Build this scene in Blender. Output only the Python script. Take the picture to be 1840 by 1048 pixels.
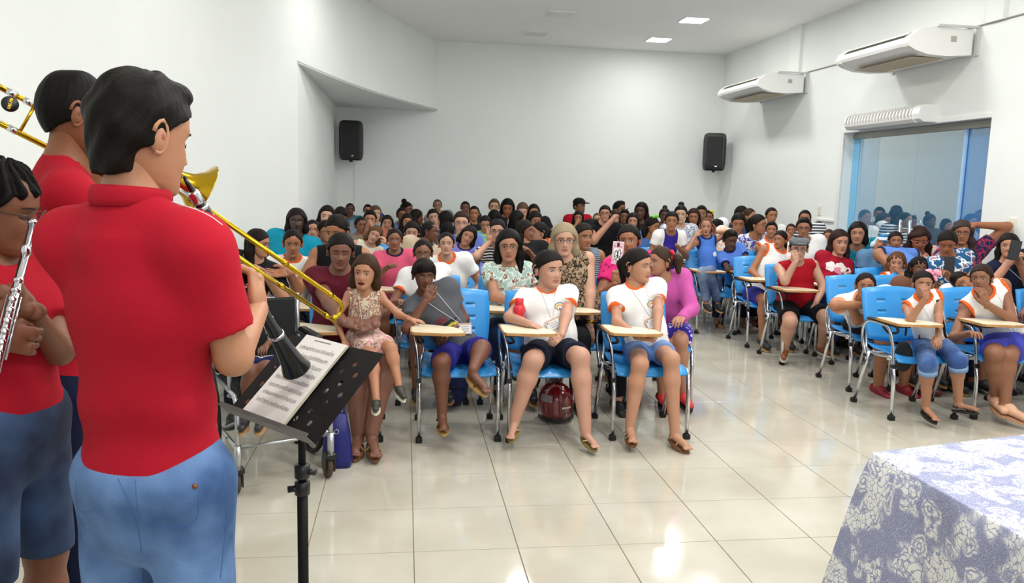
import bpy, bmesh, math, random
import numpy as np
from mathutils import Vector, Matrix
rng = random.Random(7)
PI = math.pi
for o in list(bpy.data.objects): bpy.data.objects.remove(o)
COL = bpy.context.scene.collection
SC = bpy.context.scene
# ------------------------------------------------------------------ camera, world, light, exposure
FPX = 1428.38; YAW, PIT, ROL = .1357, -.1352, .0259; CAMH = 1.570
_f = np.array([math.sin(YAW)*math.cos(PIT), math.cos(YAW)*math.cos(PIT), math.sin(PIT)])
_r0 = np.array([math.cos(YAW), -math.sin(YAW), 0]); _u0 = np.cross(_r0, _f)
CR = _r0*math.cos(ROL) + _u0*math.sin(ROL); CU = -_r0*math.sin(ROL) + _u0*math.cos(ROL)
CAM = np.array([0, 0, CAMH])
cam = bpy.data.cameras.new('camera'); camo = bpy.data.objects.new('camera', cam); COL.objects.link(camo)
cam.sensor_width = 36; cam.lens = 36*FPX/1840; cam.clip_start = .05; cam.clip_end = 100
M = Matrix(((CR[0], CU[0], -_f[0], 0), (CR[1], CU[1], -_f[1], 0), (CR[2], CU[2], -_f[2], CAMH), (0, 0, 0, 1)))
camo.matrix_world = M; SC.camera = camo
SC.view_settings.view_transform = 'Standard'; SC.view_settings.look = 'None'
SC.view_settings.gamma = 1; SC.view_settings.use_curve_mapping = False
SC.view_settings.exposure = -0.16
W = bpy.data.worlds.new('world'); SC.world = W; W.use_nodes = True
W.node_tree.nodes['Background'].inputs[0].default_value = (.93, .97, 1, 1)
W.node_tree.nodes['Background'].inputs[1].default_value = .85
CEIL = 3.855; BACK = 13.5; RW = 5.446
def area_light(name, x, y, w, h, power, z=CEIL-.03, col=(1, .99, .97)):
    l = bpy.data.lights.new(name, 'AREA'); l.shape = 'RECTANGLE'; l.size = w; l.size_y = h; l.energy = power; l.color = col
    o = bpy.data.objects.new(name, l); o.location = (x, y, z); COL.objects.link(o); return o
LAMPS = [(3.9, 12.4, 34), (3.9, 10.86, 50), (3.9, 9.3, 52), (3.9, 7.6, 52), (3.9, 5.9, 52), (3.9, 4.2, 55), (3.9, 2.4, 55),
         (1.6, 7.6, 55), (1.6, 5.6, 58), (1.6, 3.6, 60), (1.75, 1.7, 105), (-.5, 5.6, 26), (-.3, 3.6, 26), (-.5, 1.0, 40), (-.2, 8.6, 30), (1.6, 9.9, 34)]  # unseen lamps added to light band and audience; the table one is inferred
fl_ = area_light('front_fill', 1.3, -1.0, 2.4, 1.4, 85, z=2.5); fl_.rotation_euler = (math.radians(90+40), 0, 0)
for i, (x, y, p) in enumerate(LAMPS): area_light('ceiling_or_added_light', x, y, .3, .3, p*.56)
def ray(x, y): return _f + CR*(x-920)/FPX + CU*(524-y)/FPX
def aty(x, y, Y): d = ray(x, y); return CAM + d*Y/d[1]
def atz(x, y, z): d = ray(x, y); return CAM + d*(z-CAMH)/d[2]
def atx(x, y, X): d = ray(x, y); return CAM + d*X/d[0]
def V(*a): return np.array(a, float)
def nrm(v): v = np.asarray(v, float); return v/(np.linalg.norm(v)+1e-9)
# ------------------------------------------------------------------ materials
MATS = {}
def lin(c): return tuple(((v/12.92) if v <= .04045 else ((v+.055)/1.055)**2.4) for v in c)
def hexc(h): return lin(tuple(int(h[i:i+2], 16)/255 for i in (0, 2, 4)))
def mat(name, h, rough=.5, metal=0, kind=None, h2=None, scale=20, bump=0, bscale=60, spec=.5, coat=0, emit=0, sss=0, h3=None):
    key = (name, h, h2, kind, rough)
    if key in MATS: return MATS[key]
    m = bpy.data.materials.new(name); m.use_nodes = True; nt = m.node_tree; N = nt.nodes; L = nt.links
    b = N['Principled BSDF']; c = hexc(h)
    b.inputs['Base Color'].default_value = (*c, 1); b.inputs['Roughness'].default_value = rough; b.inputs['Metallic'].default_value = metal
    b.inputs['Specular IOR Level'].default_value = spec; b.inputs['Coat Weight'].default_value = coat
    if sss: b.inputs['Subsurface Weight'].default_value = sss; b.inputs['Subsurface Radius'].default_value = (.012, .005, .003); b.inputs['Subsurface Scale'].default_value = 1
    if emit: b.inputs['Emission Color'].default_value = (*c, 1); b.inputs['Emission Strength'].default_value = emit
    tc = N.new('ShaderNodeTexCoord')
    def ramp(src, stops, const=False):
        r = N.new('ShaderNodeValToRGB'); r.color_ramp.interpolation = 'CONSTANT' if const else 'LINEAR'
        e = r.color_ramp.elements
        while len(e) > 1: e.remove(e[-1])
        e[0].position = stops[0][0]; e[0].color = (*stops[0][1], 1)
        for p, cc in stops[1:]: q = e.new(p); q.color = (*cc, 1)
        L.new(src, r.inputs[0]); return r.outputs[0]
    def tex(t, sc, **kw):
        n = N.new(t); L.new(tc.outputs['Object'], n.inputs['Vector']); n.inputs['Scale'].default_value = sc
        for k, v in kw.items(): n.inputs[k].default_value = v
        return n
    if kind is None and h2 is None and name not in ('fabric', 'skin'): pass
    elif kind is None and h2 is None:
        n = tex('ShaderNodeTexNoise', scale, Detail=3)
        d = tuple(v*.92 for v in c); L.new(ramp(n.outputs[0], [(.35, d), (.65, c)]), b.inputs['Base Color'])
    elif kind is None:
        n = tex('ShaderNodeTexNoise', scale, Detail=4); L.new(ramp(n.outputs[0], [(.38, c), (.62, hexc(h2))]), b.inputs['Base Color'])
    elif kind == 'floral':
        n = tex('ShaderNodeTexNoise', scale, Detail=1.5)
        L.new(ramp(n.outputs[0], [(0, c), (.47, hexc(h2)), (.56, c), (.6, hexc(h3 or h2)), (.66, c)], True), b.inputs['Base Color'])
    elif kind == 'dots':
        n = tex('ShaderNodeTexVoronoi', scale); L.new(ramp(n.outputs['Distance'], [(0, hexc(h2)), (.33, c)], True), b.inputs['Base Color'])
    elif kind == 'stripes':
        n = N.new('ShaderNodeTexWave'); n.bands_direction = 'Z'; L.new(tc.outputs['Object'], n.inputs['Vector']); n.inputs['Scale'].default_value = scale; n.inputs['Distortion'].default_value = .6
        L.new(ramp(n.outputs['Fac'], [(0, c), (.5, hexc(h2))], True), b.inputs['Base Color'])
    elif kind == 'denim':
        n = tex('ShaderNodeTexNoise', 5, Detail=3); L.new(ramp(n.outputs[0], [(.36, c), (.66, hexc(h2))]), b.inputs['Base Color'])
    if bump:
        n = tex('ShaderNodeTexNoise', bscale, Detail=3); bp = N.new('ShaderNodeBump'); bp.inputs['Strength'].default_value = bump; bp.inputs['Distance'].default_value = .004
        L.new(n.outputs[0], bp.inputs['Height']); L.new(bp.outputs[0], b.inputs['Normal'])
    MATS[key] = m; return m
def cloth(h, **k): return mat('fabric', h, rough=.85, bump=.25, bscale=90, spec=.2, **k)
def skinm(h): return mat('skin', h, rough=.5, sss=.12, scale=9, bump=.05, bscale=160)
def hairm(h): return mat('hair', h, rough=.55, bump=.35, bscale=110, scale=60, spec=.12)
CHROME = mat('chrome', 'd5d8dc', .16, 1); BLACKP = mat('black_plastic', '131314', .4); RUBBER = mat('rubber', '0c0c0c', .7)
GOLD = mat('brass', 'c9a227', .2, 1); SILVER = mat('silver', 'dadbe0', .14, 1)
BLUE = mat('blue_plastic', '2f93da', .35, coat=.15); WOODE = mat('wood_edge', 'c2935c', .45, h2='b07f49', scale=14)
LAMIN = mat('cream_laminate', 'e9dcc0', .35); PAPER = mat('paper', 'f2f1ee', .8); INK = mat('ink', '2b2b2e', .7)
ORANGE = cloth('ef6a2c'); WHITEC = cloth('efeeeb'); DARKG = mat('glasses_frame', '17110f', .3)
# ------------------------------------------------------------------ objects and tags
def tag(o, label=None, cat=None, group=None, kind=None):
    if label: o['label'] = label
    if cat: o['category'] = cat
    if group: o['group'] = group
    if kind: o['kind'] = kind
    return o
def thing(name, label, cat, loc=(0, 0, 0), rz=0, group=None):
    o = bpy.data.objects.new(name, None); COL.objects.link(o); o.empty_display_size = .1
    o.location = tuple(float(v) for v in loc); o.rotation_euler = (0, 0, rz); return tag(o, label, cat, group)
def link(name, me, m=None, parent=None, smooth=False, loc=None):
    o = bpy.data.objects.new(name, me); COL.objects.link(o)
    if m is not None:
        me.materials.clear()
        for q in (m if isinstance(m, (list, tuple)) else [m]): me.materials.append(q)
    if smooth: me.shade_smooth()
    if parent is not None: o.parent = parent
    if loc is not None: o.location = tuple(float(v) for v in loc)
    return o
def mesh(v, f, mi=None):
    me = bpy.data.meshes.new('m'); v = np.asarray(v, np.float32)
    if isinstance(f, np.ndarray) and f.ndim == 2:
        n, k = f.shape
        me.vertices.add(len(v)); me.vertices.foreach_set('co', v.ravel()); me.loops.add(n*k); me.loops.foreach_set('vertex_index', f.ravel().astype(np.int32))
        me.polygons.add(n); me.polygons.foreach_set('loop_start', np.arange(0, n*k, k, dtype=np.int32))
        if mi is not None: me.polygons.foreach_set('material_index', np.asarray(mi, np.int32))
        me.update(calc_edges=True)
    else:
        me.from_pydata([tuple(map(float, p)) for p in v], [], [tuple(int(i) for i in q) for q in f])
        if mi is not None:
            for p, k in zip(me.polygons, mi): p.material_index = int(k)
    return me
class MB:
    """collects vertices and faces for one mesh"""
    def __init__(s): s.v = []; s.f = []; s.m = []; s.n = 0; s.cur = 0
    def add(s, v, f):
        v = np.asarray(v, float)
        s.v.append(v); s.f += [tuple(int(i)+s.n for i in q) for q in f]; s.m += [s.cur]*len(f); s.n += len(v); return s
    def box(s, c, d, R=None, bev=0):
        x, y, z = [q/2 for q in d]; v = []
        if bev:
            b = bev; f = []
            for sz, bb in ((-1, b), (-1, 0), (1, 0), (1, b)):
                zz = sz*(z if bb else z-b)
                xx, yy = x-bb, y-bb; q = b*.6
                v += [(-xx+q, -yy, zz), (xx-q, -yy, zz), (xx, -yy+q, zz), (xx, yy-q, zz), (xx-q, yy, zz), (-xx+q, yy, zz), (-xx, yy-q, zz), (-xx, -yy+q, zz)]
            for k in range(3):
                for i in range(8): j = (i+1) % 8; f.append((k*8+i, k*8+j, k*8+8+j, k*8+8+i))
            f += [tuple(range(7, -1, -1)), tuple(range(24, 32))]
        else:
            v = [(a, b_, c_) for c_ in (-z, z) for b_ in (-y, y) for a in (-x, x)]
            f = [(0, 2, 3, 1), (4, 5, 7, 6), (0, 1, 5, 4), (2, 6, 7, 3), (0, 4, 6, 2), (1, 3, 7, 5)]
        v = np.array(v, float)
        if R is not None: v = v @ np.asarray(R).T
        return s.add(v+np.asarray(c, float), f)
    def prism(s, poly, z0, z1):
        n = len(poly); v = [(p[0], p[1], z0) for p in poly]+[(p[0], p[1], z1) for p in poly]
        return s.add(v, [tuple(range(n-1, -1, -1)), tuple(range(n, 2*n))]+[(i, (i+1) % n, n+(i+1) % n, n+i) for i in range(n)])
    def tube(s, pts, r, seg=8, closed=False, cap=True, flat=1.0, up=None):
        P = [np.asarray(p, float) for p in pts]; n = len(P)
        R = r if hasattr(r, '__len__') else [r]*n
        v = []; u = None
        for i in range(n):
            t = nrm(P[(i+1) % n]-P[i-1]) if closed else nrm(P[min(i+1, n-1)]-P[max(i-1, 0)])
            if u is None: u = np.asarray(up, float) if up is not None else (V(0, 0, 1) if abs(t[2]) < .9 else V(1, 0, 0))
            u = nrm(u-t*np.dot(u, t)); w = np.cross(t, u)
            for k in range(seg):
                a = 2*PI*(k+.5)/seg; v.append(P[i]+R[i]*(u*math.sin(a)*flat+w*math.cos(a)))
        f = []
        for i in range(n if closed else n-1):
            j = (i+1) % n
            for k in range(seg): f.append((i*seg+k, j*seg+k, j*seg+(k+1) % seg, i*seg+(k+1) % seg))
        if not closed and cap: f += [tuple(range(seg)), tuple(range(n*seg-1, (n-1)*seg-1, -1))]
        return s.add(v, f)
    def lathe(s, prof, c=(0, 0, 0), seg=24, axis=None, sx=1, sy=1, cap=True):
        v = []; n = len(prof)
        for r, z in prof:
            for k in range(seg): a = 2*PI*k/seg; v.append((r*math.cos(a)*sx, r*math.sin(a)*sy, z))
        f = [(i*seg+k, i*seg+(k+1) % seg, (i+1)*seg+(k+1) % seg, (i+1)*seg+k) for i in range(n-1) for k in range(seg)]
        if cap: f += [tuple(range(seg-1, -1, -1)), tuple(range((n-1)*seg, n*seg))]
        v = np.array(v)
        if axis is not None: v = v @ zto(axis).T
        return s.add(v+np.asarray(c, float), f)
    def ell(s, c, r, R=None, seg=12, rings=8):
        v = []; f = []
        for i in range(rings+1):
            a = -PI/2+PI*i/rings
            for k in range(seg): b = 2*PI*k/seg; v.append((math.cos(a)*math.cos(b)*r[0], math.cos(a)*math.sin(b)*r[1], math.sin(a)*r[2]))
        for i in range(rings):
            for k in range(seg): f.append((i*seg+k, i*seg+(k+1) % seg, (i+1)*seg+(k+1) % seg, (i+1)*seg+k))
        v = np.array(v)
        if R is not None: v = v @ np.asarray(R).T
        return s.add(v+np.asarray(c, float), f)
    def raw(s, vf, R=None, sc=1, c=(0, 0, 0)):
        v, f = vf; v = np.asarray(v)*sc
        if R is not None: v = v @ np.asarray(R).T
        return s.add(v+np.asarray(c, float), f)
    def me(s): return mesh(np.concatenate(s.v), s.f, s.m)
    def out(s, name, m, parent=None, smooth=False, loc=None):
        o = link(name, s.me(), None, parent, smooth, loc)
        for q in (m if isinstance(m, (list, tuple)) else [m]): o.data.materials.append(q)
        return o
def zto(d):
    d = nrm(d); u = V(0, 0, 1) if abs(d[2]) < .99 else V(0, 1, 0)
    x = nrm(np.cross(u, d)); return np.stack([x, np.cross(d, x), d], 1)
def curve_pts(P, n=6):
    P = [np.asarray(p, float) for p in P]; out = []
    Q = [2*P[0]-P[1]]+P+[2*P[-1]-P[-2]]
    for i in range(1, len(Q)-2):
        a, b, c, d = Q[i-1:i+3]
        for k in range(n):
            t = k/n; out.append(.5*((2*b)+(-a+c)*t+(2*a-5*b+4*c-d)*t*t+(-a+3*b-3*c+d)*t**3))
    out.append(P[-1]); return out
# ------------------------------------------------------------------ signed distance surfaces
class SDF:
    def __init__(s): s.p = []
    def cap(s, a, b, ra, rb=None, k=.02, cuts=None, fl=None):
        a = np.asarray(a, float); b = np.asarray(b, float); rb = ra if rb is None else rb
        R = max(ra, rb); lo = np.minimum(a, b)-R; hi = np.maximum(a, b)+R
        def d(X):
            ab = b-a; pa = X-a; h = np.clip((pa@ab)/(ab@ab+1e-12), 0, 1)
            q = pa-h[..., None]*ab
            if fl is not None: nv, sq = fl; q = q+(q@nv)[..., None]*nv*(1/sq-1)
            return np.sqrt((q*q).sum(-1))-(ra+(rb-ra)*h)
        s.p.append((d, lo, hi, k, cuts, 0)); return s
    def ell(s, c, r, R=None, k=.03, cuts=None, sub=0):
        c = np.asarray(c, float); r = np.asarray(r, float); m = r.max() if R is not None else r
        def d(X):
            q = X-c
            if R is not None: q = q@R
            k0 = np.sqrt(((q/r)**2).sum(-1)); k1 = np.sqrt(((q/r**2)**2).sum(-1))+1e-9
            return k0*(k0-1)/k1
        s.p.append((d, c-m, c+m, k, cuts, sub)); return s
    def bounds(s):
        P = [p for p in s.p if not p[5]]
        return np.min([p[1] for p in P], 0), np.max([p[2] for p in P], 0)
    def build(s, vox, noise=None, inflate=0):
        lo, hi = s.bounds(); lo = lo-vox*2.5-inflate; n = np.ceil((hi+vox*2.5+inflate-lo)/vox).astype(int)+1
        F = np.full(n, .3, np.float32); ax = [lo[i]+vox*np.arange(n[i]) for i in range(3)]
        for d, a, b, k, cuts, sub in s.p:
            mg = k+2.2*vox+inflate
            i0 = np.clip(np.floor((a-mg-lo)/vox).astype(int), 0, n-1); i1 = np.clip(np.ceil((b+mg-lo)/vox).astype(int)+1, 1, n)
            if (i1 <= i0).any(): continue
            sl = tuple(slice(i0[i], i1[i]) for i in range(3))
            X = np.stack(np.meshgrid(*[ax[i][sl[i]] for i in range(3)], indexing='ij'), -1)
            D = d(X)-inflate
            if cuts:
                for p0, nn in cuts: D = np.maximum(D, (X-np.asarray(p0))@np.asarray(nn, float))
            G = F[sl]
            if sub: F[sl] = np.maximum(G, -D)
            else:
                h = np.clip(.5+.5*(G-D)/k, 0, 1); F[sl] = G+(D-G)*h-k*h*(1-h)
        if noise is not None:
            X = np.stack(np.meshgrid(*ax, indexing='ij'), -1) ; F = F+noise(X)
        return nets(F, lo, vox)
def nets(F, lo, vox):
    S = F < 0; nx, ny, nz = F.shape
    c = np.zeros((nx-1, ny-1, nz-1), np.int8)
    for i in (0, 1):
        for j in (0, 1):
            for k in (0, 1): c += S[i:nx-1+i, j:ny-1+j, k:nz-1+k]
    act = (c > 0) & (c < 8); idx = np.full(c.shape, -1, np.int64); A = np.argwhere(act); idx[act] = np.arange(len(A))
    acc = np.zeros((len(A), 3)); cnt = np.zeros(len(A))
    cor = [(i, j, k) for i in (0, 1) for j in (0, 1) for k in (0, 1)]
    val = {q: F[A[:, 0]+q[0], A[:, 1]+q[1], A[:, 2]+q[2]] for q in cor}
    for q in cor:
        for axn in range(3):
            if q[axn]: continue
            r = list(q); r[axn] = 1; r = tuple(r); a, b = val[q], val[r]
            m = (a < 0) != (b < 0); t = np.where(m, a/np.where(a == b, 1, a-b), 0)
            p = np.tile(np.array(q, float), (len(A), 1)); p[:, axn] += t
            acc[m] += p[m]; cnt[m] += 1
    vv = lo+vox*(A+acc/np.maximum(cnt, 1)[:, None]); Q = []
    for axn in range(3):
        o = [1 if i != axn else 0 for i in range(3)]
        a = S[o[0]:nx-1, o[1]:ny-1, o[2]:nz-1]; sh = [0, 0, 0]; sh[axn] = 1
        b = S[o[0]+sh[0]:nx-1+sh[0], o[1]+sh[1]:ny-1+sh[1], o[2]+sh[2]:nz-1+sh[2]]
        E = np.argwhere(a != b); 
        if not len(E): continue
        flip = a[E[:, 0], E[:, 1], E[:, 2]]
        E = E+np.array(o); u, w = [(1, 2), (2, 0), (0, 1)][axn]
        def g(du, dw):
            e = E.copy(); e[:, u] -= du; e[:, w] -= dw; return idx[e[:, 0], e[:, 1], e[:, 2]]
        q = np.stack([g(1, 1), g(0, 1), g(0, 0), g(1, 0)], 1); q[~flip] = q[~flip][:, ::-1]; Q.append(q)
    return vv, np.concatenate(Q)
# ------------------------------------------------------------------ head, hair, hands
ZT = [-.115, -.112, -.105, -.09, -.07, -.05, -.02, 0, .03, .06, .085, .102, .111, .115]
WT = [.010, .026, .036, .046, .055, .061, .067, .071, .075, .074, .063, .043, .022, .003]
FT = [.068, .080, .087, .090, .087, .089, .090, .088, .092, .088, .072, .050, .026, .004]
BT = [-.040, -.02, .0, .025, .045, .065, .085, .093, .098, .097, .083, .060, .036, .015]
CT = [-.055, -.05, -.04, -.03, -.02, -.01, 0, 0, .005, .01, .01, .01, .01, .01]
def G(x, c, s): return np.exp(-((x-c)/s)**2)
def fdisp(x, z, o=0):
    ax = np.abs(x)
    amp = np.interp(z, [-.05, -.044, -.036, -.028, -.01, .005, .018], [0, .010, .022, .020, .011, .004, 0])
    sx = np.interp(z, [-.04, .01], [.0125, .0065])
    D = amp*np.exp(-(x/sx)**2)
    D = D+.007*G(ax, .014, .006)*G(z, -.037, .007)-.009*G(ax, .031, .016)*G(z, .001, .011)
    D = D+.003*G(ax, .03, .02)*G(z, .022, .008)+.004*G(ax, .042, .018)*G(z, -.035, .022)
    D = D+.006*G(x, 0, .02)*(G(z, -.060, .006)+G(z, -.071-o*.012, .006))-.004*G(z, -.0655, .003)*G(x, 0, .022)
    D = D+.005*G(x, 0, .018)*G(z, -.097, .012)-.003*G(z, -.082, .005)*G(x, 0, .02)
    return D
def faceY(x, z, o=0):
    w = np.interp(z, ZT, WT); yf = np.interp(z, ZT, FT); c = np.interp(z, ZT, CT)
    q = np.clip(1-np.clip(np.abs(x)/w, 0, 1)**2.3, 0, 1)**(1/2.3)
    return c-(yf+c)*q-fdisp(x, z, o)*np.clip(q*2, 0, 1)
_hc = {}
def head_geo(lod, eyes='open', mouth='shut', gaze=0.0, wide=1.0):
    key = (lod, eyes, mouth, round(gaze, 1), wide)
    if key in _hc: return _hc[key]
    ns, nz = {0: (72, 64), 1: (44, 38), 2: (26, 22)}[lod]
    op = {'open': 1.4, 'o': 1.6, 'ajar': .5}.get(mouth, 0)
    t = np.linspace(0, 1, nz); zs = -.115*np.cos(PI*t)
    th = np.linspace(0, 2*PI, ns, endpoint=False); th = th-.45*np.sin(th)  # denser at the face
    v = []
    for z in zs:
        w = np.interp(z, ZT, WT); yf = np.interp(z, ZT, FT); yb = np.interp(z, ZT, BT); c = np.interp(z, ZT, CT)
        s, k = np.sin(th), np.cos(th); e = 2/2.3
        x = w*np.sign(s)*np.abs(s)**e
        y = np.where(k > 0, c-(yf+c)*np.abs(k)**e, c+(yb-c)*np.abs(k)**(2/2.1))
        y = y-np.where(k > 0, fdisp(x, z, op), 0)*np.clip(k*2.2, 0, 1)
        v.append(np.stack([x, y, np.full(ns, z)], 1))
    b = MB(); f = []
    for i in range(nz-1):
        for k in range(ns): f.append((i*ns+k, i*ns+(k+1) % ns, (i+1)*ns+(k+1) % ns, (i+1)*ns+k))
    f += [tuple(range(ns-1, -1, -1)), tuple(range((nz-1)*ns, nz*ns))]
    f = [q[::-1] for q in f] if False else f
    b.add(np.concatenate(v), f)
    def patch(xs, lo, hi, off, mi, nv=3, bul=0):
        b.cur = mi; P = []
        n = len(xs)
        for i, x in enumerate(xs):
            for j in range(nv+1):
                z = lo[i]+(hi[i]-lo[i])*j/nv; e = (4*(j/nv)*(1-j/nv))*(1-(2*i/(n-1)-1)**2)
                P.append((x, faceY(np.array(x), np.array(z), op)-off-bul*e, z))
        b.add(P, [(i*(nv+1)+j, (i+1)*(nv+1)+j, (i+1)*(nv+1)+j+1, i*(nv+1)+j+1) for i in range(n-1) for j in range(nv)]); b.cur = 0
    n = {0: 13, 1: 9, 2: 5}[lod]; T = np.linspace(-1, 1, n); e1 = 1-T**2
    for s in (-1, 1):
        X = s*.031+.0155*T
        if eyes == 'open':
            patch(X, -.0052*e1, .0060*e1, .001, 1, 3, .0045)
            a = np.linspace(0, 2*PI, 12, endpoint=False); cx = s*.031+gaze*.006; r = .0066
            b.cur = 2; yy = faceY(np.array(s*.031), np.array(0.))-.0068
            b.add([(cx+r*math.cos(q), yy+.0007*abs(math.cos(q)), r*math.sin(q)*.80) for q in a]+[(cx, yy-.001, 0)], [(i, (i+1) % 12, 12) for i in range(12)]); b.cur = 0
            patch(X, .0050*e1-.0005, .0050*e1+.0026, .0038, 4, 1)
            patch(X, -.0058*e1-.0016, -.0058*e1, .002, 4, 1)
        elif eyes == 'low':
            patch(X, -.0062*e1, .007*e1, .001, 0, 2, .005); patch(X, -.0062*e1-.0008, -.0045*e1+.0016, .0045, 4, 1)
        else:
            patch(X, -.006*e1, .007*e1, .001, 0, 2, .005); patch(X, -.001*e1-.002, -.001*e1+.0016, .0062, 4, 1)
        patch(s*.031+.020*T, .0185+.004*e1+.0008*T*s, .0185+.004*e1+.0046*(1-.35*T*s)+.0008*T*s, .0035, 4, 1)
    X = .026*T; zc = -.0655; sm = .007*T**2 if mouth in ('smile', 'grin') else -.0004*T**2
    if mouth in ('smile', 'grin'): X = .031*T
    gap = {'open': .014, 'o': .012, 'ajar': .004, 'grin': .0045}.get(mouth, 0)
    if mouth == 'o': X = .017*T
    up = zc+sm+gap*.4*e1; dn = zc+sm-gap*e1
    if gap: patch(X, dn, up, .001, 6 if mouth == 'grin' else 5, 2)
    patch(X, up, up+.0065*e1**.7+.0004, .002, 3, 2, .002); patch(X, dn-.008*e1**.7-.0004, dn, .002, 3, 2, .003)
    b.cur = 0
    for s in (-1, 1):                                    # ears
        sg, rg = (14, 8) if lod == 0 else (8, 5)
        R = np.array(Matrix.Rotation(s*.35, 3, 'Z') @ Matrix.Rotation(-.12, 3, 'X'))
        b.ell((s*.080, .014, -.006), (.013, .017, .030), R, sg, rg)
        if lod < 2:
            P = [(s*.086, .014-.017*math.cos(a)*1.0, -.004+.033*math.sin(a)) for a in np.linspace(-1.9, 2.9, 12)]
            P = [(p[0]+s*.006*(p[1] > .014), p[1], p[2]) for p in P]
            b.tube(P, .0045, 6)
            b.cur = 0; b.ell((s*.080, .008, -.033), (.006, .007, .009), None, 8, 5)
            b.cur = 3; b.ell((s*.091, .010, -.004), (.003, .006, .010), None, 8, 5); b.cur = 0
    v = np.concatenate(b.v); v[:, 0] *= wide
    _hc[key] = (v, b.f, b.m); return _hc[key]
_hair = {}
def hair_geo(style, vox):
    key = (style, vox)
    if key in _hair: return _hair[key]
    s = SDF(); hl = {'short': .074, 'buzz': .080, 'fringe': .040, 'quiff': .080, 'spiky': .075, 'man': .084}.get(style, .071)
    boy = style in ('short', 'buzz', 'fringe', 'quiff', 'spiky', 'man')
    th = {'buzz': .006, 'short': .008}.get(style, .011)
    fr = .083 if boy else .078
    base = V(0, .008, .020)
    p = V(0, -.092, hl); q = V(0, .018, -.012)            # hairline plane from forehead to in front of the ear
    d = nrm(q-p); nn = V(0, d[2], -d[1]); nn = nn if nn[1] < 0 else -nn
    cuts = [(p, nn)]
    if boy: cuts.append((V(0, .05, -.060 if style != 'man' else -.084), V(0, -.25, -1)))
    s.ell(base, (.083+th*.8, .096+th, .100+th), None, .01, cuts)
    if boy: s.ell(V(0, .022, -.012), (.068+th*.5, .066+th*.5, .068), None, .012, cuts+[(V(0, .022, 0), V(0, -1, .0))])
    if style in ('quiff', 'spiky'): s.ell(V(0, -.035, .10), (.05, .055, .032), None, .02, cuts)
    if style == 'man':
        s.ell(V(0, -.038, .099), (.057, .056, .029), None, .02, cuts); s.ell(V(0, .02, .045), (.085, .086, .088), None, .02, cuts)
        s.ell(V(0, .054, -.052), (.058, .038, .060), None, .025, [(V(0, .05, -.084), V(0, -.15, -1)), (V(0, .022, 0), V(0, -1, .15))])
    if style == 'spiky':
        for i in range(7): a = i/6*PI-PI/2; s.cap((.03*math.sin(a), -.03, .11), (.07*math.sin(a), -.05+.01*i, .15), .008, .003, .006)
    if style == 'fringe': s.ell(V(0, -.045, .072), (.070, .052, .045), None, .015, cuts)
    if not boy:
        s.ell(V(0, .05, -.01), (.070, .060, .085), None, .02, [(V(0, .03, 0), V(0, -1, 0.1))])
    if style in ('bun', 'topbun'):
        c = V(0, .10, .045) if style == 'bun' else V(0, .06, .135)
        s.ell(c, (.042, .042, .038), None, .012)
    if style == 'pony':
        s.cap((0, .10, .05), (0, .135, .0), .032, .034, .012); s.cap((0, .135, 0), (.02, .125, -.15), .034, .016, .02)
    if style == 'sidepony':
        s.cap((.03, .09, .05), (.085, .11, .02), .03, .045, .012); s.cap((.085, .11, .02), (.11, .11, -.08), .045, .02, .02)
    if style in ('long', 'wavy', 'bob', 'curly'):
        ln = {'long': -.23, 'wavy': -.20, 'bob': -.10, 'curly': -.16}[style]; r = .030 if style != 'curly' else .042
        s.ell(base+V(0, .01, .004), (.088, .100, .108), None, .02, cuts)
        for sx in (-1, 1):
            cy = .032 if style == 'curly' else 0
            s.cap((sx*.066, .012+cy, .03), (sx*.082, .02+cy, -.07), .026, r, .03)
            s.cap((sx*.082, .02+cy, -.07), (sx*.088, (.012 if style != 'long' else -.02)+cy, ln), r, r*.75, .03)
            if style in ('wavy', 'curly'): s.cap((sx*.10, .03+cy, -.10), (sx*.11, cy, ln+.02), .03, .022, .03)
        s.cap((0, .07, -.02), (0, .085, ln), .06, .05, .04, None, (V(0, 1, 0), .55)); s.ell((0, .06, (ln)/2), (.085, .045, abs(ln)/2+.05), None, .03)
    s.ell(V(0, -.09, -.02), (.061 if style != 'curly' else .072, .09, (.094 if boy else .082) if hl > .05 else .06), None, .01, None, 1)
    amp = (.0014 if style != 'man' else .0007) if style != 'curly' else .006; fq = 26 if style != 'curly' else 14
    def noise(X):
        a = np.arctan2(X[..., 0], X[..., 1]+.0)
        n = amp*(1 if vox > .005 or style == 'curly' else .4)*np.sin(fq*a+3*np.sin(30*X[..., 2]))+.002*np.sin(70*X[..., 1]+40*X[..., 0])
        if style in ('curly', 'man'): n = n+.004*np.sin(75*X[..., 2]+4*a)*np.sin(60*X[..., 0]+50*X[..., 1])
        if style == 'wavy': n = n+.005*np.sin(55*X[..., 2]+2*a)
        return n if vox < .012 else n*0
    _hair[key] = s.build(vox, noise); return _hair[key]
_hand = {}
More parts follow.
